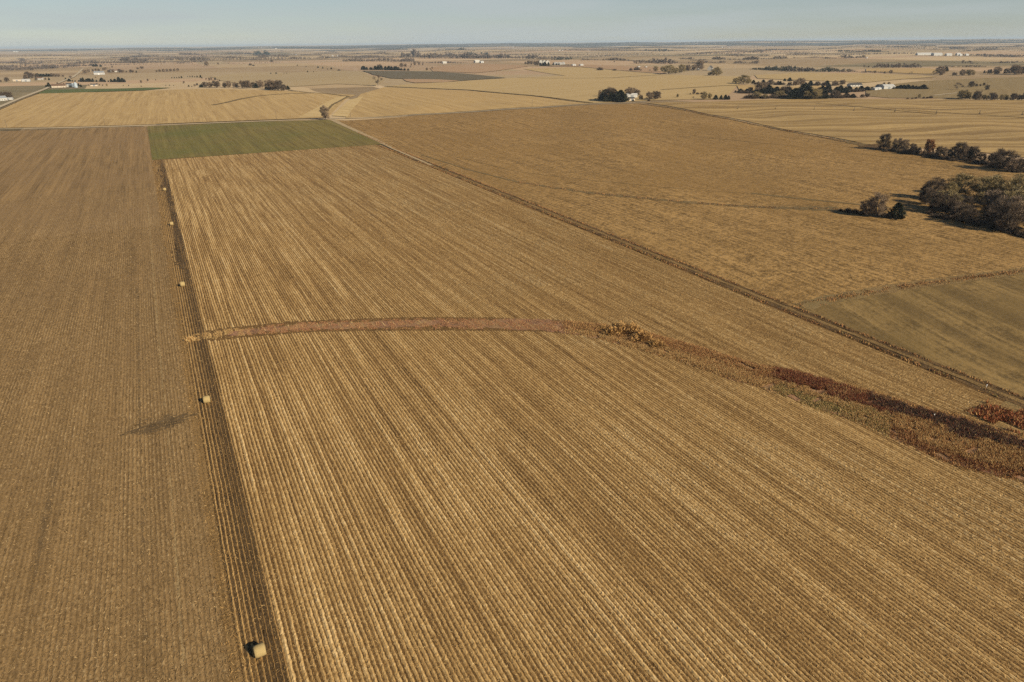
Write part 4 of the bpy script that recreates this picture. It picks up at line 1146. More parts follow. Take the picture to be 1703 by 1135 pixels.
def tree_parts(kind, seed):
    """unit-height tree: (trunk V, F), (crown V, F), materials"""
    g = np.random.default_rng(seed)
    tr = MB()
    cv, cf = [], []

    def quads(c, U, Wd):
        n = len(cv) and sum(len(x) for x in cv) or 0
        V = np.stack([c - U - Wd, c + U - Wd, c + U + Wd, c - U + Wd], 1).reshape(-1, 3)
        cf.append(np.arange(len(V)).reshape(-1, 4) + n); cv.append(V)

    if kind == 'cedar':
        tr.tube((0, 0, -.03), (0, 0, .55), .035, .012, 6)
        k = 2300
        t = g.random(k) ** 1.25
        lean = g.uniform(-.04, .04, 2)
        prof = .40 * (1 - t) ** .62 * (.75 + .35 * np.sin(t * 19 + g.uniform(0, 6)) ** 2) * np.clip(t * 9 + .45, 0, 1)
        a = g.uniform(0, 6.283, k)
        lob = 1 + .22 * np.sin(3 * a + 5 * t + seed) + .15 * np.sin(7 * a - 9 * t)
        rr = prof * lob * g.uniform(.55, 1.06, k)
        c = np.stack([rr * np.cos(a) + lean[0] * t, rr * np.sin(a) + lean[1] * t, .03 + t * .95], -1)
        out = np.stack([np.cos(a), np.sin(a), g.uniform(-.2, .9, k)], -1) + g.normal(0, .3, (k, 3))
        out /= np.linalg.norm(out, axis=1)[:, None]
        side = np.cross(out, unit(g, k)); side /= np.linalg.norm(side, axis=1)[:, None] + 1e-6
        s = g.uniform(.022, .05, k)[:, None]
        quads(c, out * s, side * s * .45)
        mats = [BARK, LEAF_CEDAR]
    elif kind in ('shrub', 'gold_shrub'):
        for _ in range(9):
            a, r = g.uniform(0, 6.283), g.uniform(.2, .6)
            tr.tube((.08 * math.cos(a), .08 * math.sin(a), -.03), (r * math.cos(a), r * math.sin(a), g.uniform(.4, .8)), .02, .008, 4)
        k = 1500
        d = unit(g, k); d[:, 2] = np.abs(d[:, 2])
        lob = 1 + .3 * np.sin(d[:, 0] * 5 + seed) * np.sin(d[:, 1] * 6 + 1)
        c = d * g.uniform(.3, 1, k)[:, None] * np.array([.78, .7, .85]) * lob[:, None] + np.array([0, 0, .06])
        o2 = d + g.normal(0, .5, (k, 3)) + np.array([0, 0, .5]); o2 /= np.linalg.norm(o2, axis=1)[:, None]
        side = np.cross(o2, unit(g, k)); side /= np.linalg.norm(side, axis=1)[:, None] + 1e-6
        bw = 1.0 if kind == 'shrub' else 1.4
        quads(c, o2 * g.uniform(.05, .13, k)[:, None], side * g.uniform(.008, .02, k)[:, None] * bw)
        mats = [BARK, TWIG_DARK if kind == 'shrub' else LEAF_GOLD]
    else:
        bend = g.uniform(-.05, .05, 2)
        open_ = kind == 'gnarled'
        fork = g.uniform(.22, .3) if open_ else g.uniform(.07, .15)
        tr.tube((0, 0, -.03), (bend[0], bend[1], fork), .03, .024, 7)
        nl = 6 if open_ else 24
        lumps = []
        for q in range(nl):
            a = 2.4 * q + g.uniform(-.5, .5)
            f = (q + .5) / nl                       # low spreading limbs first, leader last
            zt = (.24 if open_ else .13) + (.68 if open_ else .79) * f ** .85 * g.uniform(.85, 1.08)
            rad = (.40 if open_ else .36) * math.sqrt(max(.02, 1 - ((zt - .40) / .60) ** 2)) * g.uniform(.45, 1.05)
            top = Vector((rad * math.cos(a), rad * math.sin(a), zt))
            lumps.append((np.array(top), g.uniform(.075, .15)))
            b0 = Vector((bend[0] * .8, bend[1] * .8, fork * g.uniform(.7, 1)))
            midp = b0.lerp(top, .5) + Vector((g.normal(0, .025), g.normal(0, .025), .03))
            tr.tube(b0, midp, .014, .009, 5); tr.tube(midp, top, .009, .004, 4)
            for _ in range(5):
                st = b0.lerp(top, g.uniform(.4, 1))
                en = top + Vector(unit(g, 1)[0]) * g.uniform(.06, .17) + Vector((0, 0, .05))
                tr.tube(st, en, .005, .002, 3)
        per = 150 if open_ else 190
        for c0, r0 in lumps:
            d = unit(g, per)
            c = c0 + d * (g.random(per) ** .5)[:, None] * r0 * np.array([1.15, 1.15, 1.0])
            o2 = d + g.normal(0, .5, (per, 3)) + np.array([0, 0, .5]); o2 /= np.linalg.norm(o2, axis=1)[:, None]
            side = np.cross(o2, unit(g, per)); side /= np.linalg.norm(side, axis=1)[:, None] + 1e-6
            if kind == 'oak':
                quads(c, o2 * g.uniform(.012, .026, per)[:, None], side * g.uniform(.008, .016, per)[:, None])
            else:
                quads(c, o2 * g.uniform(.022, .062, per)[:, None], side * g.uniform(.0020, .0045, per)[:, None])
        mats = [BARK, {'oak': LEAF_RUST, 'dark': TWIG_DARK, 'gnarled': TWIG_DARK, 'olive': TWIG_OLIVE}.get(kind, TWIG)]
    CV, CF = np.concatenate(cv), np.concatenate(cf)
    zmax = CV[:, 2].max()
    TV = np.array(tr.v, float)
    return TV / zmax, tr.f, CV / zmax, CF, mats


KINDS = {'B': ('bare', 'bare_tree'), 'D': ('dark', 'bare_tree'), 'L': ('olive', 'bare_tree'), 'O': ('oak', 'oak_tree'), 'E': ('cedar', 'cedar_tree'), 'S': ('shrub', 'shrub'), 'G': ('gold_shrub', 'shrub'), 'N': ('gnarled', 'bare_tree')}
LOOK = {'B': ('grey brown bare tree', 'tree'), 'D': ('dark bare tree', 'tree'), 'L': ('olive twigged bare tree', 'tree'), 'O': ('rust leaved oak', 'tree'), 'E': ('dark cedar', 'tree'), 'S': ('low dark shrub', 'shrub'), 'G': ('golden brown shrub', 'shrub'), 'N': ('gnarled open bare tree', 'tree')}
TREES_ = {}
for key, (kd, nm) in KINDS.items():
    TREES_[key] = []
    for v in range(4 if key in 'BDLE' else 2):
        TV, TF, CV, CF, mats = tree_parts(kd, 100 + 13 * v + ord(key))
        tm = bpy.data.meshes.new('trunk'); tm.from_pydata([tuple(p) for p in TV], [], TF); tm.materials.append(mats[0]); tm.update()
        cm = np_data('crown', CV, CF, mats[1])
        k3 = [f for f in TF]
        q = np.array([f for f in TF if len(f) == 4])
        both = np_data(nm, np.concatenate([TV, CV]), np.concatenate([q, CF + len(TV)]), mats, mat_idx=np.concatenate([np.zeros(len(q)), np.ones(len(CF))]))
        TREES_[key].append((tm, cm, both))

ORD = ['leftmost', 'second', 'third', 'fourth', 'fifth', 'sixth', 'seventh', 'eighth', 'ninth', 'tenth', 'eleventh', 'twelfth', 'thirteenth', 'fourteenth', 'fifteenth', 'sixteenth', 'seventeenth', 'eighteenth', 'nineteenth', 'twentieth',
       'twenty-first', 'twenty-second', 'twenty-third', 'twenty-fourth', 'twenty-fifth', 'twenty-sixth', 'twenty-seventh', 'twenty-eighth', 'twenty-ninth', 'thirtieth', 'thirty-first', 'thirty-second', 'thirty-third', 'thirty-fourth', 'thirty-fifth', 'thirty-sixth', 'thirty-seventh', 'thirty-eighth']
tree_count = [0]


def az(p): return math.atan2(p[0], p[1])


def plant(x, y, h, key, w, label, group, parts):
    """one tree or shrub standing on the ground"""
    kd, nm = KINDS[key]
    var = TREES_[key]
    tree_count[0] += 1
    tm, cm, both = var[(tree_count[0] * 7 + int(x)) % len(var)]
    rot = random.uniform(0, 6.283)
    wide = w * random.uniform(.85, 1.2)
    h = h * random.uniform(.82, 1.12)
    sc_ = (h * wide, h * wide, h)
    z = hz(x, y) - .1
    if parts:
        t = empty(nm, (x, y, z), rot)
        t.scale = sc_
        link(bpy.data.objects.new('trunk', tm), t)
        link(bpy.data.objects.new('crown', cm), t)
    else:
        t = link(bpy.data.objects.new(nm, both))
        t.location = (x, y, z); t.rotation_euler = (0, 0, rot); t.scale = sc_
    tag(t, label, LOOK[key][1], group)
    return t


def cluster(trees, where, parts_from=7.0, hs=1.0, ws=1.0):
    """trees of one clump or row; each label counts from the left among trees of the same look"""
    if hs > 1.05 or ws > 1.05:      # planted and self-sown trees never stand in an even line
        moved = []
        for x, y, h, k, w in trees:
            d = math.hypot(x, y); a = random.uniform(-1, 1) * h * .9; b = random.uniform(-1, 1) * h * .35
            moved.append((x + x / d * a + y / d * b, y + y / d * a - x / d * b, h * random.uniform(.78, 1.15), k, w))
        trees = moved
    seq = sorted(trees, key=az)
    by = {}
    for t in seq: by.setdefault(t[3], []).append(t)
    for key, lst in by.items():
        for i, (x, y, h, k, w) in enumerate(lst):
            look = LOOK[key][0]
            if len(lst) == 1: lab = f'{look} {where}'
            elif i == len(lst) - 1: lab = f'rightmost {look} {where}'
            else: lab = f'{ORD[i]} {look} {"" if i == 0 else "from left "}{where}'
            plant(x, y, h * hs, key, w * ws, lab, f'trees {where}' if LOOK[key][1] == 'tree' else f'shrubs {where}', h * 1135 / math.hypot(x, y) > parts_from)


cluster([(509.7, 361.0, 12.3, 'D', 1.1), (511.7, 351.6, 10.7, 'B', 1.0), (511.4, 344.8, 10.6, 'B', 1.0), (510.4, 337.1, 8.2, 'D', 1.0), (509.9, 332.4, 6.8, 'D', 1.0), (510.8, 324.9, 13.4, 'O', 0.8), (513.9, 319.0, 8.9, 'D', 1.0), (514.9, 315.1, 7.1, 'B', 1.0), (511.7, 308.0, 9.6, 'D', 1.0), (511.3, 302.1, 11.6, 'D', 1.0), (511.6, 298.8, 10.7, 'B', 1.0), (514.4, 296.9, 10.3, 'E', 1.0), (514.6, 293.8, 9.4, 'D', 1.0)], 'in the long hedgerow under the tan field', hs=1.05, ws=1.0)
cluster([(508.1, 284.0, 8.3, 'D', 1.0), (507.4, 278.7, 9.5, 'D', 1.0), (507.4, 274.3, 8.2, 'B', 1.0), (493.2, 259.6, 11.8, 'D', 1.2), (496.9, 257.4, 9.8, 'B', 1.0), (500.8, 255.2, 11.0, 'D', 1.0), (496.5, 246.7, 10.8, 'D', 1.0)], 'in the hedgerow section at the right edge', hs=1.05, ws=1.1)
cluster([(375.6, 227.7, 11.2, 'D', 1.0), (380.1, 222.9, 11.8, 'L', 1.0), (385.9, 218.8, 11.7, 'L', 1.0), (390.1, 213.6, 12.3, 'L', 1.0), (393.9, 208.3, 12.2, 'L', 1.0), (398.0, 202.7, 12.8, 'L', 1.0), (401.3, 197.3, 12.6, 'B', 1.0)], 'in the back rank of the big right grove', hs=1.1, ws=1.3)
cluster([(352.6, 214.5, 13.0, 'D', 1.0), (357.1, 211.3, 13.0, 'D', 1.0), (359.7, 207.6, 12.3, 'L', 1.0), (364.7, 204.1, 12.3, 'D', 1.0), (368.2, 199.8, 12.8, 'L', 1.0), (370.1, 194.7, 12.7, 'B', 1.0), (372.4, 189.3, 13.2, 'L', 1.0), (374.5, 184.0, 13.1, 'D', 1.0)], 'in the middle rank of the big right grove', hs=1.05, ws=1.25)
cluster([(334.5, 200.7, 9.4, 'D', 1.2), (336.3, 196.0, 10.5, 'D', 1.2), (339.8, 192.6, 10.5, 'B', 1.2), (341.5, 188.7, 10.4, 'D', 1.2), (341.6, 183.6, 10.8, 'D', 1.0), (342.5, 179.5, 11.8, 'B', 1.1), (342.2, 174.7, 12.2, 'D', 1.1), (341.8, 169.9, 12.6, 'D', 1.0), (339.9, 164.7, 13.0, 'D', 1.0), (336.8, 159.1, 13.3, 'D', 1.0)], 'in the front rank of the big right grove', hs=1.05, ws=1.2)
cluster([(309.6, 215.6, 13.6, 'B', 1.15), (306.7, 219.0, 7.7, 'B', 1.3), (314.1, 208.5, 7.9, 'E', 1.5)], 'in the small clump left of the big right grove')
cluster([(304.2, 232.1, 2.1, 'S', 1.0), (305.5, 228.8, 2.7, 'S', 1.4), (306.7, 225.6, 2.7, 'S', 1.0), (306.6, 222.0, 3.0, 'S', 1.0), (311.4, 213.0, 2.7, 'S', 1.0), (311.5, 210.1, 2.9, 'S', 1.0)], 'under the small clump left of the grove')
cluster([(338.5, 206.8, 3.6, 'S', 1.0), (332.3, 200.4, 2.9, 'S', 1.3), (333.3, 198.0, 3.5, 'S', 1.0), (332.5, 195.1, 2.6, 'S', 1.3), (335.0, 193.4, 3.5, 'S', 1.2), (335.7, 191.2, 2.6, 'S', 1.3), (337.0, 189.4, 3.7, 'S', 1.0), (337.1, 186.8, 2.9, 'S', 1.2), (337.4, 184.2, 3.4, 'S', 1.3), (338.2, 181.4, 3.1, 'S', 1.0), (338.8, 178.6, 3.6, 'S', 1.2), (338.1, 175.3, 3.3, 'S', 1.0), (338.1, 172.8, 3.6, 'S', 1.2), (337.1, 169.7, 3.3, 'S', 1.0), (336.4, 166.4, 3.8, 'S', 1.2), (334.5, 162.6, 3.7, 'S', 1.0), (333.2, 159.6, 3.7, 'S', 1.0), (360.4, 221.4, 3.8, 'S', 1.0), (349.0, 213.1, 3.1, 'S', 1.0)], 'along the foot of the big right grove', ws=1.2)
cluster([(505.4, 361.4, 3.8, 'S', 1.0), (506.2, 355.2, 3.7, 'S', 1.0), (505.8, 350.3, 4.2, 'S', 1.0), (505.5, 343.5, 3.7, 'S', 1.0), (506.0, 337.8, 4.1, 'S', 1.0), (505.4, 331.6, 3.6, 'S', 1.0), (506.0, 325.8, 4.0, 'S', 1.0), (506.2, 319.0, 4.0, 'S', 1.0), (506.8, 315.2, 3.5, 'S', 1.0), (506.5, 307.3, 3.5, 'S', 1.0), (506.0, 301.3, 3.4, 'S', 1.0), (508.5, 294.7, 3.4, 'S', 1.0), (509.3, 288.1, 3.4, 'S', 1.0), (505.4, 280.0, 3.7, 'S', 1.0), (503.2, 273.9, 3.7, 'S', 1.0), (499.8, 267.1, 3.2, 'S', 1.0), (490.6, 255.5, 3.5, 'S', 1.0), (491.7, 252.1, 3.5, 'S', 1.0)], 'under the right hedgerow trees', ws=1.2)
# golden thicket at the bend of the waterway
cluster([(110.6, 156.9, 2.2, 'G', 1.3), (111.8, 154.2, 2.9, 'G', 1.2), (113.2, 151.9, 3.6, 'G', 1.1), (114.6, 149.6, 3.7, 'G', 1.1), (115.7, 147.0, 3.2, 'G', 1.2), (116.6, 143.6, 2.4, 'G', 1.2), (117.9, 141.4, 2.1, 'G', 1.2)], 'in the waterway thicket', hs=1.15, ws=1.04)
# farmstead right of centre
cluster([(648.4, 966.2, 12.5, 'B', 0.7), (654.2, 962.4, 11.5, 'B', 1.0), (615.5, 893.9, 17.0, 'D', 1.2), (677.8, 940.6, 19.0, 'B', 1.0), (687.5, 942.8, 17.2, 'B', 1.0), (702.9, 950.4, 15.5, 'B', 1.0), (709.6, 951.4, 11.7, 'B', 1.1), (670.8, 888.3, 7.3, 'B', 1.0), (673.6, 878.7, 13.6, 'B', 1.0), (675.6, 869.5, 18.0, 'D', 1.3), (683.1, 869.2, 12.6, 'B', 1.0)], 'around the middle right farmstead', hs=1.05, ws=1.1)
cluster([(611.0, 890.4, 17.8, 'E', 1.5), (613.2, 883.4, 18.6, 'E', 1.6), (616.5, 878.2, 17.7, 'E', 1.6), (621.9, 876.7, 16.8, 'E', 1.5), (628.9, 877.6, 15.1, 'E', 1.4), (637.7, 866.1, 4.4, 'E', 1.3)], 'in front of the middle right farmstead', hs=1.0, ws=1.15)
cluster([(734.2, 882.8, 5.6, 'L', 1.0), (803.4, 926.0, 9.9, 'B', 1.0), (743.9, 833.7, 12.6, 'L', 1.1), (757.0, 836.7, 10.9, 'L', 1.0), (762.1, 829.3, 6.3, 'E', 1.3), (769.0, 825.3, 6.3, 'E', 1.3), (773.4, 821.0, 7.2, 'E', 1.4), (777.2, 818.2, 5.4, 'E', 1.3)], 'in the loose clump right of the middle farmstead')
cluster([(798.6, 929.3, 3.0, 'S', 1.0), (808.1, 922.7, 3.9, 'S', 1.0), (815.5, 920.9, 4.9, 'S', 1.0), (753.8, 869.5, 1.9, 'S', 1.0), (662.6, 861.1, 2.7, 'S', 1.0)], 'in the loose clump right of the middle farmstead')
cluster([(1295.3, 1595.8, 23.1, 'L', 1.5), (1314.0, 1595.7, 19.9, 'L', 1.3), (1370.3, 1643.6, 20.5, 'L', 1.2), (1368.5, 1747.9, 16.1, 'L', 1.0), (1359.1, 1710.5, 15.8, 'L', 1.0), (1445.3, 1688.3, 23.0, 'B', 1.2), (1507.7, 1734.3, 25.6, 'B', 1.0), (1475.8, 1710.7, 18.0, 'B', 1.0), (1455.9, 1725.1, 14.4, 'B', 1.0), (1330.4, 1441.3, 24.8, 'L', 1.4), (1326.1, 1458.9, 12.5, 'L', 1.3), (1320.1, 1472.6, 9.4, 'L', 1.4)], 'near the gabled white house', hs=1.1, ws=1.1)
cluster([(1273.1, 1908.6, 11.2, 'S', 1.4), (1292.6, 1858.9, 7.4, 'S', 1.5), (1329.8, 1826.7, 11.0, 'S', 1.0), (1354.0, 1829.2, 14.7, 'S', 1.0), (1353.0, 1806.7, 5.5, 'S', 1.0), (1776.8, 2559.9, 5.0, 'S', 1.0)], 'in the reddish field left of the gabled house')
# dense dark grove right
cluster([(817.9, 805.2, 8.1, 'L', 1.5), (833.0, 800.8, 7.3, 'L', 1.2), (843.3, 794.1, 6.3, 'D', 1.0), (852.3, 787.4, 8.1, 'L', 1.2), (859.6, 777.9, 10.8, 'E', 1.2), (869.0, 771.7, 10.8, 'E', 1.2), (876.6, 766.2, 12.6, 'E', 1.2), (881.6, 756.7, 12.5, 'L', 1.2), (890.7, 752.0, 11.6, 'L', 1.2), (899.4, 747.5, 10.7, 'E', 1.2), (911.7, 745.1, 9.0, 'D', 1.0), (926.5, 745.0, 7.2, 'D', 1.2), (940.8, 746.6, 5.4, 'E', 1.3), (946.4, 736.3, 4.5, 'E', 1.3), (956.6, 730.8, 5.4, 'D', 1.0), (968.7, 730.9, 4.5, 'D', 1.0), (807.4, 814.1, 3.6, 'S', 1.0)], 'in the front row of the dark grove, right', hs=1.3, ws=1.6)
cluster([(893.1, 924.3, 3.1, 'E', 1.0), (897.2, 917.4, 4.1, 'E', 1.2), (903.5, 912.7, 5.1, 'E', 1.2), (901.0, 899.3, 8.0, 'D', 1.0), (904.2, 889.5, 8.0, 'E', 1.3), (908.2, 882.9, 13.9, 'B', 0.8), (908.1, 875.6, 7.9, 'E', 1.2), (916.8, 876.8, 8.9, 'E', 1.0), (922.0, 869.5, 7.9, 'E', 1.3), (926.0, 863.1, 9.9, 'E', 1.2), (930.0, 854.8, 10.8, 'D', 1.0), (937.3, 849.7, 7.8, 'E', 1.3), (952.1, 853.3, 6.9, 'E', 1.0), (971.6, 859.0, 6.0, 'E', 1.3), (986.9, 864.6, 8.1, 'E', 1.3), (996.5, 857.5, 5.0, 'D', 1.0), (1017.8, 860.5, 4.1, 'D', 1.0), (1024.1, 857.8, 6.1, 'E', 1.2), (1011.7, 833.7, 8.0, 'E', 1.0), (1018.8, 828.5, 7.0, 'E', 1.2), (1024.8, 824.1, 8.9, 'E', 1.1), (1030.9, 819.7, 7.0, 'E', 1.2), (1058.3, 830.7, 7.1, 'E', 1.2), (1066.7, 826.3, 6.1, 'E', 1.3), (1089.8, 835.1, 5.1, 'E', 1.3), (1102.0, 833.4, 4.1, 'E', 1.4)], 'in the middle row of the dark grove, right', hs=1.45, ws=1.7)
cluster([(1078.8, 1102.6, 13.4, 'L', 1.2), (1084.6, 1125.5, 9.9, 'L', 1.0), (1085.9, 1096.6, 9.7, 'L', 1.0), (1096.4, 1087.6, 6.0, 'E', 1.0), (1096.2, 1074.4, 4.8, 'E', 1.0), (1100.3, 1065.7, 8.4, 'E', 1.2), (1097.2, 1042.4, 8.2, 'D', 1.0), (1102.1, 1033.3, 7.0, 'E', 1.0), (1102.5, 1023.1, 5.8, 'E', 1.0), (1215.6, 1119.8, 3.8, 'E', 1.0), (1219.2, 1110.1, 5.1, 'E', 1.0), (1104.3, 1006.9, 5.8, 'D', 1.0), (1112.8, 1000.0, 8.1, 'B', 1.0), (1135.0, 1006.3, 10.5, 'B', 1.0), (1120.3, 979.5, 6.8, 'E', 1.0), (1122.7, 968.2, 7.9, 'E', 1.0), (1130.5, 961.9, 6.8, 'D', 1.0), (1132.8, 950.8, 7.9, 'D', 1.0), (1151.7, 953.9, 11.3, 'E', 1.0), (1160.6, 946.5, 7.9, 'B', 1.0), (1182.0, 945.3, 10.2, 'B', 1.3)], 'in the back row of the dark grove, right', hs=1.3, ws=1.6)
cluster([(814.3, 813.8, 6.8, 'S', 1.5), (817.2, 805.7, 5.4, 'S', 1.5), (827.3, 804.8, 5.5, 'S', 1.5), (830.5, 797.2, 6.8, 'S', 1.5), (841.1, 796.7, 5.4, 'S', 1.5), (844.6, 789.5, 5.4, 'S', 1.5), (855.5, 789.2, 6.8, 'S', 1.5), (859.0, 782.0, 5.4, 'S', 1.5), (869.8, 781.6, 5.4, 'S', 1.5), (872.9, 774.1, 6.8, 'S', 1.5), (883.4, 773.4, 5.4, 'S', 1.5), (886.1, 765.7, 5.4, 'S', 1.5), (897.3, 765.4, 6.8, 'S', 1.5), (899.7, 757.6, 5.4, 'S', 1.5), (910.2, 756.7, 5.4, 'S', 1.5), (912.5, 748.9, 6.7, 'S', 1.5), (923.5, 748.5, 5.4, 'S', 1.5), (926.1, 740.9, 5.4, 'S', 1.5), (937.9, 741.0, 6.8, 'S', 1.5)], 'filling the front of the dark grove, right')
cluster([(888.4, 902.7, 6.2, 'S', 1.5), (892.2, 894.3, 5.0, 'S', 1.5), (905.7, 895.9, 5.0, 'S', 1.5), (908.4, 886.5, 6.2, 'S', 1.5), (922.0, 887.9, 5.0, 'S', 1.5), (925.7, 879.6, 5.0, 'S', 1.5), (939.2, 880.8, 6.2, 'S', 1.5), (942.9, 872.6, 5.0, 'S', 1.5), (956.5, 873.8, 5.0, 'S', 1.5), (959.0, 864.6, 6.2, 'S', 1.5), (972.6, 865.6, 5.0, 'S', 1.5), (976.2, 857.5, 5.0, 'S', 1.5), (990.0, 858.6, 6.2, 'S', 1.5), (993.5, 850.5, 5.0, 'S', 1.5), (1007.3, 851.4, 5.0, 'S', 1.5), (1009.6, 842.4, 6.2, 'S', 1.5), (1023.5, 843.3, 5.0, 'S', 1.5), (1026.9, 835.3, 5.0, 'S', 1.5), (1040.9, 836.1, 6.3, 'S', 1.5), (1044.2, 828.2, 5.0, 'S', 1.5), (1057.0, 827.9, 5.0, 'S', 1.5), (1060.3, 820.0, 6.2, 'S', 1.5), (1074.3, 820.6, 5.0, 'S', 1.5)], 'filling the middle of the dark grove, right')
cluster([(1081.3, 1066.0, 5.9, 'S', 1.5), (1082.4, 1049.7, 4.7, 'S', 1.5), (1097.5, 1047.3, 4.7, 'S', 1.5), (1098.5, 1031.4, 5.9, 'S', 1.5), (1112.1, 1027.6, 4.7, 'S', 1.5), (1113.0, 1012.0, 4.6, 'S', 1.5), (1128.0, 1009.5, 5.8, 'S', 1.5), (1128.7, 994.2, 4.6, 'S', 1.5), (1142.3, 990.4, 4.6, 'S', 1.5), (1142.9, 975.4, 5.7, 'S', 1.5), (1157.7, 972.8, 4.6, 'S', 1.5), (1158.2, 958.0, 4.6, 'S', 1.5), (1171.5, 954.1, 5.7, 'S', 1.5)], 'filling the back of the dark grove, right')
cluster([(1166.0, 829.7, 5.2, 'E', 1.0), (1173.0, 828.0, 5.3, 'E', 1.2), (1177.5, 824.3, 5.2, 'E', 1.2), (1181.9, 820.6, 5.2, 'E', 1.2), (1183.8, 815.1, 5.2, 'E', 1.2), (1185.6, 809.7, 5.2, 'E', 1.2), (1190.0, 806.0, 6.2, 'E', 1.0), (1193.0, 801.5, 6.2, 'E', 1.2), (1196.1, 797.0, 6.2, 'E', 1.3)], 'in the hedge right of the white sheds', hs=1.2, ws=1.8)
cluster([(1116.4, 841.6, 4.2, 'D', 1.0), (1128.5, 843.8, 5.2, 'D', 1.0), (1231.9, 897.6, 6.7, 'B', 1.0), (1241.0, 894.3, 6.7, 'B', 1.0)], 'beside the white sheds, right')
cluster([(1225.6, 754.8, 14.2, 'N', 1.2), (1293.8, 773.5, 10.5, 'D', 1.5), (1313.6, 776.2, 6.4, 'D', 1.0), (1324.7, 776.6, 4.3, 'D', 1.0), (1343.0, 781.3, 5.4, 'D', 1.0), (1246.1, 718.6, 9.0, 'D', 1.0)], 'on the brown slope above the far right thicket')
cluster([(1047.6, 636.7, 13.0, 'L', 1.0), (1051.6, 634.0, 11.3, 'L', 1.0), (1053.6, 630.0, 11.2, 'L', 1.0), (1050.3, 624.5, 12.0, 'L', 1.0), (1051.3, 620.0, 10.3, 'D', 1.0), (1053.3, 614.8, 12.8, 'D', 1.0), (1058.1, 611.4, 10.2, 'L', 1.0), (1061.9, 608.7, 9.4, 'L', 1.0), (1065.5, 606.1, 11.1, 'D', 1.0), (1070.1, 602.7, 10.2, 'D', 1.0), (1074.4, 599.5, 10.2, 'L', 1.0), (1079.3, 595.8, 8.5, 'L', 1.0), (1082.4, 593.4, 7.6, 'L', 1.0), (1086.7, 590.2, 11.9, 'D', 1.2), (1091.0, 587.0, 10.2, 'D', 1.0), (1095.6, 583.6, 10.2, 'D', 1.0), (1099.0, 581.1, 11.8, 'D', 1.0), (1104.1, 577.5, 11.0, 'L', 1.0)], 'in the olive thicket behind the tan field', hs=1.0, ws=1.2)
cluster([(1016.7, 679.5, 6.2, 'L', 1.0), (993.7, 681.5, 2.6, 'S', 1.0), (998.5, 677.8, 2.6, 'S', 1.0), (1005.3, 676.8, 3.5, 'S', 1.0), (1015.7, 671.8, 3.5, 'S', 1.0), (1021.7, 670.3, 3.5, 'S', 1.0), (1029.7, 670.2, 4.4, 'S', 1.0), (1212.5, 705.9, 2.0, 'S', 1.0)], 'left of the olive thicket')
cluster([(1686.3, 1261.1, 6.2, 'B', 1.0), (1684.9, 1213.2, 9.1, 'B', 1.0), (1680.0, 1228.9, 4.6, 'B', 1.0), (1685.8, 1162.7, 7.4, 'N', 1.0), (1670.4, 1090.9, 9.9, 'N', 1.0), (1703.0, 1100.6, 17.3, 'B', 1.0), (1837.7, 1170.6, 10.8, 'E', 1.2), (1659.5, 1069.1, 8.4, 'B', 1.0), (1673.3, 1049.4, 8.3, 'B', 1.0), (1678.3, 1042.7, 8.3, 'B', 1.0), (1686.3, 1032.4, 11.1, 'B', 1.0), (1692.3, 1025.0, 13.8, 'L', 1.2), (1698.2, 1018.2, 8.3, 'B', 1.0), (1815.6, 1063.6, 7.3, 'E', 1.0), (1785.0, 1030.0, 11.3, 'D', 1.0), (1792.4, 1023.3, 12.7, 'D', 1.0), (1799.1, 1017.6, 17.0, 'B', 1.0), (1808.7, 1010.0, 14.1, 'D', 1.0), (1803.8, 992.7, 19.6, 'D', 1.0), (1811.7, 987.1, 20.9, 'B', 1.0), (1827.4, 983.3, 16.8, 'D', 1.0), (1836.9, 977.3, 16.8, 'D', 1.0)], 'in the tree line below the far right farm', hs=1.1, ws=1.3)
# left and centre
cluster([(181.1, 839.2, 16.8, 'B', 0.8)], 'standing alone where the track meets the dirt road')
cluster([(431.4, 1462.8, 19.8, 'N', 1.1)], 'standing alone on the pasture above the golden fields')
cluster([(105.8, 1769.3, 5.4, 'D', 1.0), (104.0, 1652.0, 5.0, 'E', 1.0), (107.3, 1633.5, 6.2, 'E', 1.3), (112.6, 1627.4, 8.7, 'D', 1.0), (117.6, 1611.5, 8.6, 'B', 1.0), (124.6, 1604.0, 9.8, 'B', 1.0), (130.9, 1597.4, 11.0, 'D', 1.0), (137.7, 1590.4, 11.0, 'B', 1.0), (143.7, 1575.2, 10.9, 'D', 1.2), (150.0, 1569.3, 12.1, 'B', 1.0), (160.1, 1560.0, 12.1, 'B', 1.0), (166.6, 1554.1, 9.7, 'D', 1.0), (174.0, 1534.2, 12.0, 'B', 1.0), (180.7, 1528.7, 13.2, 'D', 1.0), (186.9, 1523.8, 14.3, 'B', 1.0), (192.4, 1519.5, 13.1, 'D', 1.0), (198.1, 1525.5, 7.2, 'E', 1.0), (206.0, 1529.7, 10.9, 'B', 1.0), (212.2, 1532.8, 9.7, 'B', 1.0), (212.2, 1481.3, 4.7, 'D', 1.0), (215.1, 1468.1, 16.3, 'B', 1.0), (217.0, 1451.7, 10.4, 'E', 1.3), (219.4, 1429.5, 13.7, 'D', 1.0), (223.8, 1420.9, 18.1, 'B', 1.0), (227.0, 1405.3, 15.7, 'D', 1.0), (231.1, 1397.3, 15.7, 'D', 1.0), (242.9, 1436.3, 6.9, 'E', 1.0)], 'in the tree belt above the left golden field', hs=1.15, ws=1.3)
cluster([(173.4, 2093.2, 6.4, 'E', 1.0), (174.7, 1988.1, 4.6, 'E', 1.0), (155.5, 2049.1, 9.4, 'B', 1.0), (162.8, 2080.3, 7.9, 'B', 1.0), (152.5, 2111.8, 6.4, 'B', 1.0), (147.7, 2186.9, 5.0, 'D', 1.0)], 'climbing the slope behind the left tree belt')
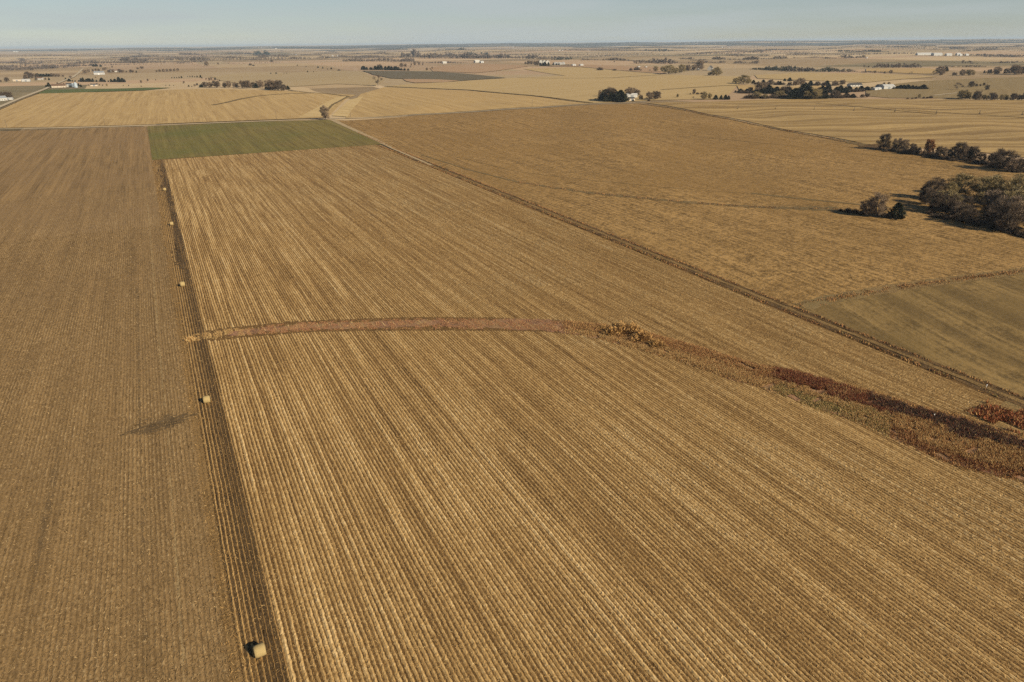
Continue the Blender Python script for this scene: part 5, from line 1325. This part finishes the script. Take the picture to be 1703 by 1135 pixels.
cluster([(117.5, 2294.4, 3.5, 'E', 1.0), (123.6, 2291.1, 3.5, 'E', 1.2), (129.8, 2287.7, 5.2, 'E', 1.0), (135.4, 2277.6, 3.4, 'E', 1.3), (141.1, 2267.5, 5.1, 'E', 1.0), (148.8, 2249.0, 6.8, 'E', 1.0), (74.8, 2254.8, 3.4, 'E', 1.3), (81.0, 2254.6, 3.4, 'E', 1.3), (87.0, 2251.3, 3.4, 'E', 1.3), (93.1, 2251.1, 5.1, 'E', 1.0), (99.3, 2250.9, 5.1, 'E', 1.0)], 'in the thin cedar line, left distance')
cluster([(359.5, 2367.6, 5.6, 'E', 1.0), (374.1, 2357.8, 5.6, 'E', 1.0), (400.1, 2372.2, 3.8, 'E', 1.0), (407.4, 2366.6, 3.8, 'E', 1.0), (493.5, 2473.6, 6.0, 'E', 1.0), (509.9, 2460.2, 4.0, 'E', 1.0), (612.4, 2862.1, 6.9, 'E', 1.0), (618.5, 2808.0, 6.8, 'E', 1.0), (635.5, 2744.9, 6.7, 'E', 1.3), (586.4, 2958.2, 4.8, 'E', 1.0), (575.0, 3074.0, 4.9, 'E', 1.0), (617.9, 2726.9, 4.4, 'E', 1.0)], 'dotted along the pasture fence line, centre left')
cluster([(258.9, 3436.1, 20.8, 'B', 1.3), (328.2, 3671.9, 11.2, 'B', 1.0), (417.6, 3262.7, 10.1, 'S', 1.0), (416.3, 3162.5, 7.4, 'S', 1.0), (642.1, 4140.1, 13.0, 'S', 1.0), (619.5, 2560.9, 6.3, 'S', 1.0)], 'scattered on the centre left pasture')
cluster([(713.6, 2599.1, 10.8, 'E', 1.3), (719.7, 2589.1, 10.8, 'E', 1.3), (725.5, 2578.7, 10.8, 'E', 1.3), (729.4, 2561.6, 10.7, 'E', 1.3), (733.6, 2553.1, 10.7, 'E', 1.0), (741.6, 2535.7, 10.6, 'E', 1.2), (746.8, 2523.7, 12.7, 'E', 1.2), (753.9, 2529.3, 19.1, 'D', 1.0), (754.3, 2505.2, 12.7, 'E', 1.3), (760.7, 2462.6, 12.5, 'E', 1.2), (763.0, 2442.4, 10.3, 'E', 1.3), (765.1, 2422.1, 10.3, 'E', 1.3), (767.0, 2401.6, 10.2, 'E', 1.3), (768.9, 2381.1, 10.1, 'E', 1.3), (770.6, 2360.7, 8.0, 'E', 1.4), (768.4, 2322.3, 7.9, 'E', 1.4), (768.5, 2291.9, 5.9, 'E', 1.5), (768.6, 2262.2, 5.8, 'E', 1.4)], 'in the windbreak behind the dark tilled field', hs=1.2, ws=1.3)
cluster([(891.7, 2692.5, 16.1, 'B', 1.3), (899.3, 2672.2, 13.7, 'B', 1.2), (998.5, 2889.2, 12.4, 'B', 1.0), (1016.4, 2895.5, 14.9, 'B', 1.0), (1041.2, 2913.3, 12.5, 'B', 1.0), (1048.3, 2889.3, 10.0, 'B', 1.0), (818.7, 2219.8, 9.6, 'B', 1.2), (871.3, 2309.9, 10.1, 'B', 1.1), (897.3, 2604.3, 6.7, 'B', 1.0)], 'right of the centre windbreak')
cluster([(1376.0, 2597.2, 12.0, 'D', 1.3), (1374.0, 2568.1, 14.3, 'D', 1.2), (1372.2, 2539.7, 14.1, 'D', 1.2), (1317.7, 2415.1, 18.0, 'D', 1.0), (1297.6, 2355.5, 17.6, 'D', 1.2), (1295.9, 2329.7, 10.9, 'E', 1.3), (1296.2, 2312.5, 10.8, 'E', 1.2), (1303.7, 2308.1, 13.0, 'E', 1.2), (1313.0, 2302.6, 13.0, 'E', 1.0), (1404.5, 2426.2, 9.1, 'E', 1.0), (1400.4, 2392.1, 6.8, 'E', 1.0), (1407.1, 2388.0, 6.8, 'E', 1.0)], 'around the white barns in the centre distance')
# upper left
cluster([(-220.1, 1494.0, 13.3, 'D', 1.1), (-211.3, 1476.8, 14.2, 'D', 1.2), (-206.2, 1479.2, 11.2, 'D', 1.1), (-225.1, 1475.1, 13.1, 'D', 1.0)], 'over the house at the left edge')
cluster([(-186.1, 1891.5, 10.6, 'E', 1.4), (-194.0, 1916.2, 5.4, 'E', 1.3), (-163.1, 1965.4, 5.6, 'E', 1.0), (-170.6, 1984.7, 4.2, 'E', 1.0), (-144.6, 1869.0, 5.3, 'E', 1.3), (-132.1, 1928.1, 8.2, 'E', 1.2), (-124.4, 1876.5, 5.4, 'E', 1.0), (-181.0, 2025.0, 5.7, 'B', 1.0)], 'around the tan house by the gravel road')
cluster([(-111.5, 1920.9, 4.1, 'B', 1.0), (-107.5, 1938.6, 5.6, 'B', 1.0), (-95.4, 1939.0, 5.6, 'B', 1.0), (-89.6, 1916.0, 5.5, 'B', 1.0), (-83.2, 1905.8, 4.1, 'B', 1.0), (-74.4, 1894.0, 5.5, 'L', 1.0), (-41.7, 1894.7, 2.8, 'E', 1.0), (-30.5, 1880.0, 2.7, 'E', 1.0), (-4.9, 1814.0, 2.7, 'E', 1.0), (-3.8, 2036.4, 7.5, 'B', 1.0), (12.3, 2127.5, 6.3, 'B', 1.0), (31.6, 2165.6, 3.2, 'E', 1.0), (88.2, 1931.7, 5.8, 'B', 1.0), (45.5, 1834.4, 2.7, 'E', 1.0), (52.5, 1822.5, 2.7, 'E', 1.0), (60.5, 1804.6, 2.7, 'E', 1.0)], 'dotted right of the grain bins')
cluster([(86.6, 1714.2, 3.9, 'E', 1.3), (91.7, 1699.2, 2.6, 'E', 1.3), (97.7, 1699.8, 5.2, 'B', 1.0)], 'just left of the long tree belt')
cluster([(-311.7, 2265.6, 12.4, 'D', 1.3), (-251.9, 2306.0, 9.6, 'D', 1.0), (-223.5, 2314.8, 8.1, 'E', 1.0), (-232.2, 2320.4, 6.5, 'D', 1.0), (-321.9, 2245.3, 6.1, 'D', 1.0)], 'by the white shed in the upper left')
cluster([(-292.1, 2441.5, 11.8, 'B', 1.0), (-283.6, 2416.1, 15.0, 'D', 1.0), (-282.1, 2455.1, 17.0, 'D', 1.1), (-278.8, 2493.2, 17.3, 'D', 1.2), (-276.9, 2532.5, 12.3, 'D', 1.0), (-275.7, 2580.9, 9.0, 'E', 1.4), (-269.1, 2576.2, 7.2, 'E', 1.4), (-262.6, 2571.4, 7.2, 'E', 1.4), (-256.1, 2566.6, 7.1, 'E', 1.4), (-249.5, 2561.7, 7.1, 'E', 1.4), (-243.0, 2556.7, 7.1, 'E', 1.4), (-236.5, 2551.8, 8.9, 'D', 1.0), (-228.3, 2545.5, 8.9, 'B', 1.2), (-218.2, 2533.6, 8.9, 'B', 1.2), (-208.1, 2521.8, 7.1, 'B', 1.2)], 'in the windbreak behind the upper left sheds', hs=1.15, ws=1.3)
cluster([(-168.5, 2202.5, 6.2, 'E', 1.3), (-162.7, 2196.0, 4.7, 'E', 1.0), (-155.5, 2188.8, 3.1, 'E', 1.4), (-147.2, 2184.6, 3.1, 'E', 1.3), (-139.9, 2174.0, 7.7, 'E', 1.0), (-134.2, 2167.8, 7.7, 'E', 1.0), (-128.7, 2165.0, 7.7, 'E', 1.2), (-123.2, 2162.4, 7.7, 'E', 1.2), (-117.7, 2159.7, 7.7, 'E', 1.2), (-112.2, 2157.0, 6.2, 'E', 1.0), (-105.2, 2150.3, 4.6, 'E', 1.0), (-94.9, 2145.3, 7.7, 'E', 1.2), (-85.0, 2137.3, 7.7, 'E', 1.2), (-78.9, 2131.0, 4.6, 'E', 1.0), (-71.8, 2121.0, 6.1, 'E', 1.3), (-66.4, 2118.4, 7.7, 'E', 1.3), (-60.9, 2115.8, 7.7, 'E', 1.3), (-55.4, 2113.1, 9.2, 'E', 1.2), (-50.0, 2110.5, 7.7, 'E', 1.3), (-44.5, 2107.8, 9.2, 'E', 1.2), (-40.4, 2105.8, 6.1, 'E', 1.0), (-186.6, 2317.6, 4.9, 'E', 1.0), (-177.4, 2389.8, 6.8, 'B', 1.0), (-118.0, 2403.5, 3.4, 'E', 1.0)], 'in the cedar row below the far hamlet', hs=1.2, ws=1.2)
cluster([(-159.0, 2727.9, 11.6, 'B', 1.2), (-151.8, 2828.0, 10.1, 'B', 1.0), (-145.8, 2871.5, 8.2, 'D', 1.0), (-138.2, 2949.2, 8.4, 'D', 1.0), (-124.8, 2885.8, 10.3, 'D', 1.0), (-121.5, 3050.3, 8.7, 'B', 1.0), (-114.7, 3076.6, 8.8, 'B', 1.0), (-89.3, 2715.3, 7.8, 'D', 1.0), (-78.9, 2710.9, 9.8, 'B', 1.0), (-63.2, 2707.2, 9.8, 'D', 1.0), (-54.4, 2699.2, 7.8, 'B', 1.2), (-40.4, 2697.3, 5.9, 'D', 1.0), (-29.9, 2688.1, 7.8, 'D', 1.0), (-21.2, 2680.5, 7.8, 'B', 1.0), (-14.2, 2664.2, 5.8, 'E', 1.0), (-191.9, 3922.9, 8.4, 'E', 1.3), (-176.7, 3910.0, 8.4, 'E', 1.4), (-158.3, 3875.7, 8.3, 'E', 1.3), (-108.7, 3648.2, 7.9, 'B', 1.0), (-8.2, 3130.9, 6.9, 'B', 1.5), (6.4, 3190.2, 7.0, 'B', 1.5)], 'in the far hamlet, upper left', hs=1.2, ws=1.3)
cluster([(47.1, 2653.1, 7.8, 'B', 1.2), (56.0, 2652.2, 9.8, 'B', 1.3), (66.7, 2655.6, 9.8, 'B', 1.3), (77.8, 2664.7, 9.9, 'B', 1.3), (89.2, 2680.1, 10.0, 'B', 1.3), (100.6, 2690.7, 10.0, 'B', 1.2), (112.4, 2708.1, 12.1, 'B', 1.1)], 'in the thicket right of the far hamlet')

# ---------------------------------------------------------------- far woods that read as one mass
def wood(name, label, strips, mat, seed, dens=1.0, depth=22.0):
    """crowns side by side along strips (x0, y0, x1, y1, height): many small leaf-clump faces"""
    g = np.random.default_rng(seed)
    Vs, n = [], 0
    for x0, y0, x1, y1, h in strips:
        L = math.hypot(x1 - x0, y1 - y0)
        h = max(h, 4.0)
        k = int(min(max(4, L / (h * .42) * dens), 260))
        t = (np.arange(k) + g.uniform(-.5, .5, k)) / k
        amp = min(L * .04, 60)
        side = g.normal(0, 1, k) * depth * .5 + amp * np.sin(t * 5 + g.uniform(0, 6))
        dx, dy = (x1 - x0) / L, (y1 - y0) / L
        cx = x0 + (x1 - x0) * t - dy * side; cy = y0 + (y1 - y0) * t + dx * side
        hh = h * g.uniform(.55, 1.12, k) * (.75 + .3 * np.sin(t * 9 + g.uniform(0, 6)))
        cz = height(cx, cy)
        m = 34
        d = unit(g, k * m).reshape(k, m, 3)
        rr = g.random((k, m)) ** .4
        c = np.stack([cx, cy, cz + hh * .5], -1)[:, None] + d * rr[..., None] * (hh[:, None, None] * np.array([.42, .42, .5]))
        o2 = unit(g, k * m).reshape(k, m, 3) + np.array([0, 0, .6]); o2 /= np.linalg.norm(o2, axis=-1)[..., None]
        sd = np.cross(o2, unit(g, k * m).reshape(k, m, 3)); sd /= np.linalg.norm(sd, axis=-1)[..., None] + 1e-6
        s = hh[:, None, None] * g.uniform(.07, .17, (k, m, 1))
        V = np.stack([c - o2 * s - sd * s * .5, c + o2 * s - sd * s * .5, c + o2 * s + sd * s * .5, c - o2 * s + sd * s * .5], 2)
        Vs.append(V.reshape(-1, 3))
    V = np.concatenate(Vs)
    tag(np_obj(name, V, np.arange(len(V)).reshape(-1, 4), mat), label, 'woodland', kind='stuff')


wood('woodland', 'grey leafless woods along the creek, far upper left', [(-501.8, 3553.3, -360.0, 3367.8, 19.0), (-524.2, 3719.8, -314.3, 3798.8, 18.1), (-387.4, 3632.3, -293.7, 3831.2, 15.6), (-323.9, 3925.7, -183.9, 4033.4, 14.0), (-713.9, 5118.8, -499.5, 5093.2, 14.0), (-303.4, 4361.4, 25.4, 4288.4, 15.5), (-200.8, 4476.9, 315.7, 4285.6, 16.1), (-97.8, 5061.5, 352.7, 4549.0, 17.7), (-542.7, 4419.6, -244.5, 4247.9, 6.0), (26.0, 4349.9, 54.4, 4338.1, 25.4), (161.5, 4134.3, 241.8, 4152.1, 9.3), (-1102.0, 8012.4, -237.9, 7721.9, 10.9), (-219.8, 7050.7, 403.0, 5942.0, 14.2), (389.3, 8171.9, 1156.4, 8261.1, 25.0), (363.2, 4882.0, 702.1, 4785.0, 11.1), (691.9, 4964.0, 884.9, 4992.3, 19.5)], WOODS, 51, 1.6)
wood('woodland', 'grey leafless woods through the middle distance', [(894.0, 3627.2, 1218.7, 3468.2, 14.9), (1066.6, 3676.2, 1239.3, 3526.4, 15.2), (1189.7, 3386.4, 1289.0, 3028.5, 8.4), (1414.3, 4258.5, 1556.3, 4313.3, 29.3), (1780.4, 5191.9, 1907.4, 5351.5, 54.0), (1464.1, 4059.1, 1764.3, 3877.7, 27.8), (1738.5, 3904.8, 1968.0, 3565.9, 27.2), (1901.3, 3445.0, 2138.8, 3529.0, 13.1), (1578.8, 4216.4, 1966.9, 4722.8, 23.4), (1724.1, 6809.4, 2010.7, 6524.7, 11.0), (1191.6, 4953.0, 1559.1, 5066.5, 12.4), (1814.6, 5891.6, 1995.4, 5669.2, 9.8), (823.7, 4654.8, 1137.0, 4729.3, 11.3), (516.3, 4420.4, 756.7, 4473.7, 6.9), (1834.5, 2892.9, 1910.4, 2598.0, 10.7), (1737.2, 2361.3, 1885.3, 2276.6, 21.2), (1809.8, 2404.0, 1912.1, 2342.5, 19.3), (2284.7, 2752.8, 2372.7, 2766.5, 8.6), (1934.0, 2273.8, 1965.4, 2260.9, 9.5), (2001.9, 2292.5, 2091.6, 2253.1, 9.6), (2417.9, 2674.9, 2586.6, 2561.9, 14.1), (2572.1, 2623.9, 2744.8, 2529.3, 14.3), (2093.3, 2197.6, 2162.8, 2133.4, 11.8), (1916.9, 1839.6, 1919.3, 1836.5, 6.2), (2180.0, 2548.9, 2342.4, 2615.1, 5.4)], WOODS, 52, 1.6)
wood('woodland', 'grey and brown woods on the right distance', [(1938.7, 1483.5, 1981.4, 1334.1, 12.3), (1994.1, 1485.0, 2008.7, 1360.1, 10.7), (2093.5, 1331.1, 2214.5, 1294.8, 5.3), (2507.5, 1538.7, 2526.6, 1530.0, 10.2), (2618.1, 1513.9, 2799.2, 1510.0, 6.3), (3784.2, 2224.9, 4063.6, 2207.8, 9.2), (2787.2, 2359.0, 2937.9, 2257.3, 8.2), (3007.2, 2459.4, 3014.7, 2326.4, 11.4), (2816.1, 2558.7, 2939.2, 2454.2, 5.8), (3693.5, 3664.8, 4146.9, 3193.3, 7.8), (6450.7, 4122.5, 6613.2, 3803.6, 21.0), (6324.2, 4879.7, 6577.5, 4434.9, 17.2), (6801.3, 4466.0, 7300.1, 3972.9, 11.3), (3511.5, 3239.7, 4342.5, 3346.1, 7.7)], WOODS, 53, 1.5)
wood('evergreen_woodland', 'dark evergreen wood on the rise, right of centre', [(1670.0, 1673.7, 1681.6, 1565.9, 5.4), (1682.9, 1649.6, 1672.8, 1513.1, 10.7), (1652.8, 1538.8, 1664.6, 1505.6, 15.6), (1682.7, 1479.1, 1715.5, 1385.4, 11.7), (1707.0, 1388.1, 1701.4, 1364.2, 8.2), (1844.8, 1719.2, 1842.9, 1644.8, 7.6)], WOODS_DARK, 54, 2.4)
wood('woodland', 'leafless grey trees inside the dark evergreen wood', [(1643.4, 1503.5, 1668.5, 1455.9, 13.6), (1663.9, 1494.1, 1693.9, 1447.2, 11.9), (1693.1, 1367.0, 1719.6, 1341.1, 6.5), (1707.2, 1318.3, 1707.6, 1251.2, 3.1)], WOODS, 55, 2.0)
wood('evergreen_woodland', 'thin blue dark evergreen belts towards the skyline', [(2207.1, 5347.1, 2423.3, 5179.0, 23.3), (2503.8, 5501.0, 2546.2, 5452.9, 19.6), (3936.0, 5187.7, 4001.9, 4914.9, 20.4), (5071.1, 7216.0, 5169.4, 6997.0, 14.0), (3912.9, 10063.4, 2895.3, 6641.4, 21.9), (1097.1, 7846.6, 1121.4, 7394.6, 41.5), (7363.4, 10137.2, 7495.9, 9512.9, 19.6), (7327.9, 13154.8, 8083.0, 12538.9, 24.2), (1836.0, 3172.4, 1988.8, 3251.5, 9.1), (1320.3, 2315.5, 1422.2, 2249.6, 4.3), (2487.3, 1495.7, 2496.9, 1491.6, 4.0), (1372.3, 1790.6, 1375.0, 1788.3, 3.6), (3909.8, 4057.3, 3993.4, 3907.4, 8.7), (4259.8, 3491.3, 4290.3, 3190.1, 12.0), (4245.7, 3270.5, 4283.7, 3125.0, 7.8)], WOODS_DARK, 56, 1.8)

# wooded blue rise along the skyline
gs = np.random.default_rng(71)
for a0, a1, r0, r1 in ((.06, .52, 14500, 17500), (.40, 1.25, 13600, 17000), (.0, .9, 17600, 20500), (.75, 1.35, 11500, 12600), (.12, .33, 10800, 11700), (.55, .72, 9300, 10000), (-.55, .1, 18500, 20500)):
    k = 26
    aa = np.linspace(a0, a1, k)
    taper = np.sin(np.linspace(0.15, math.pi - .15, k)) ** .5
    mid_ = (r0 + r1) / 2; half = (r1 - r0) / 2
    near = mid_ - half * taper * gs.uniform(.6, 1.2, k); farr = mid_ + half * taper * gs.uniform(.7, 1.1, k)
    poly = [(r * math.sin(a), r * math.cos(a)) for a, r in zip(aa, near)] + [(r * math.sin(a), r * math.cos(a)) for a, r in zip(aa[::-1], farr[::-1])]
    sheet('wooded_hills', poly, WOODED, 2, 420)

# random shelter belts and creek woods all over the far country, on the section grid
gg = np.random.default_rng(61)
rand_strips = []
while len(rand_strips) < 210:
    r = 4300 * (5.2 ** gg.random())
    a = gg.uniform(-.42, 1.25)
    x, y = r * math.sin(a), r * math.cos(a)
    L = gg.uniform(200, 1500) * (1 + r / 7000)
    if gg.random() < .5:
        if gg.random() < .65: x0, y0, x1, y1 = x, round(y / 402) * 402, x + L, round(y / 402) * 402
        else: x0, y0, x1, y1 = round(x / 402) * 402, y, round(x / 402) * 402, y + L
    else:
        b = gg.normal(-.3, .35); x0, y0, x1, y1 = x, y, x + L * math.cos(b), y + L * math.sin(b)
    rand_strips.append((x0, y0, x1, y1, gg.uniform(5, 11)))
wood('distant_woodland', 'thin grey tree belts and creek woods towards the skyline', rand_strips, WOODS, 62, 1.5, 24)
ridge = []
for k in range(150):
    a = gg.uniform(-.1, 1.2); r = gg.uniform(14500, 19500)
    x, y = r * math.sin(a), r * math.cos(a)
    b = -a + gg.normal(0, .25); L = gg.uniform(1500, 4500)
    ridge.append((x, y, x + L * math.cos(b), y + L * math.sin(b), gg.uniform(14, 24)))
wood('distant_woodland', 'blue wooded rise along the skyline', ridge, WOODS_DARK, 63, .8, 160)

# ---------------------------------------------------------------- air
hm = bpy.data.materials.new('pale_air')
hm.use_nodes = True
hn = hm.node_tree
hn.nodes.remove(hn.nodes['Principled BSDF'])
pv = hn.nodes.new('ShaderNodeVolumePrincipled')
pv.inputs['Color'].default_value = (.70, .85, 1.0, 1)
pv.inputs['Density'].default_value = 3.9e-5
pv.inputs['Anisotropy'].default_value = 0.0
hn.links.new(pv.outputs[0], hn.nodes['Material Output'].inputs['Volume'])
haze = MB().box(-64000, 64000, -64000, 64000, -60, 110).build('haze', hm)
tag(haze, kind='stuff')
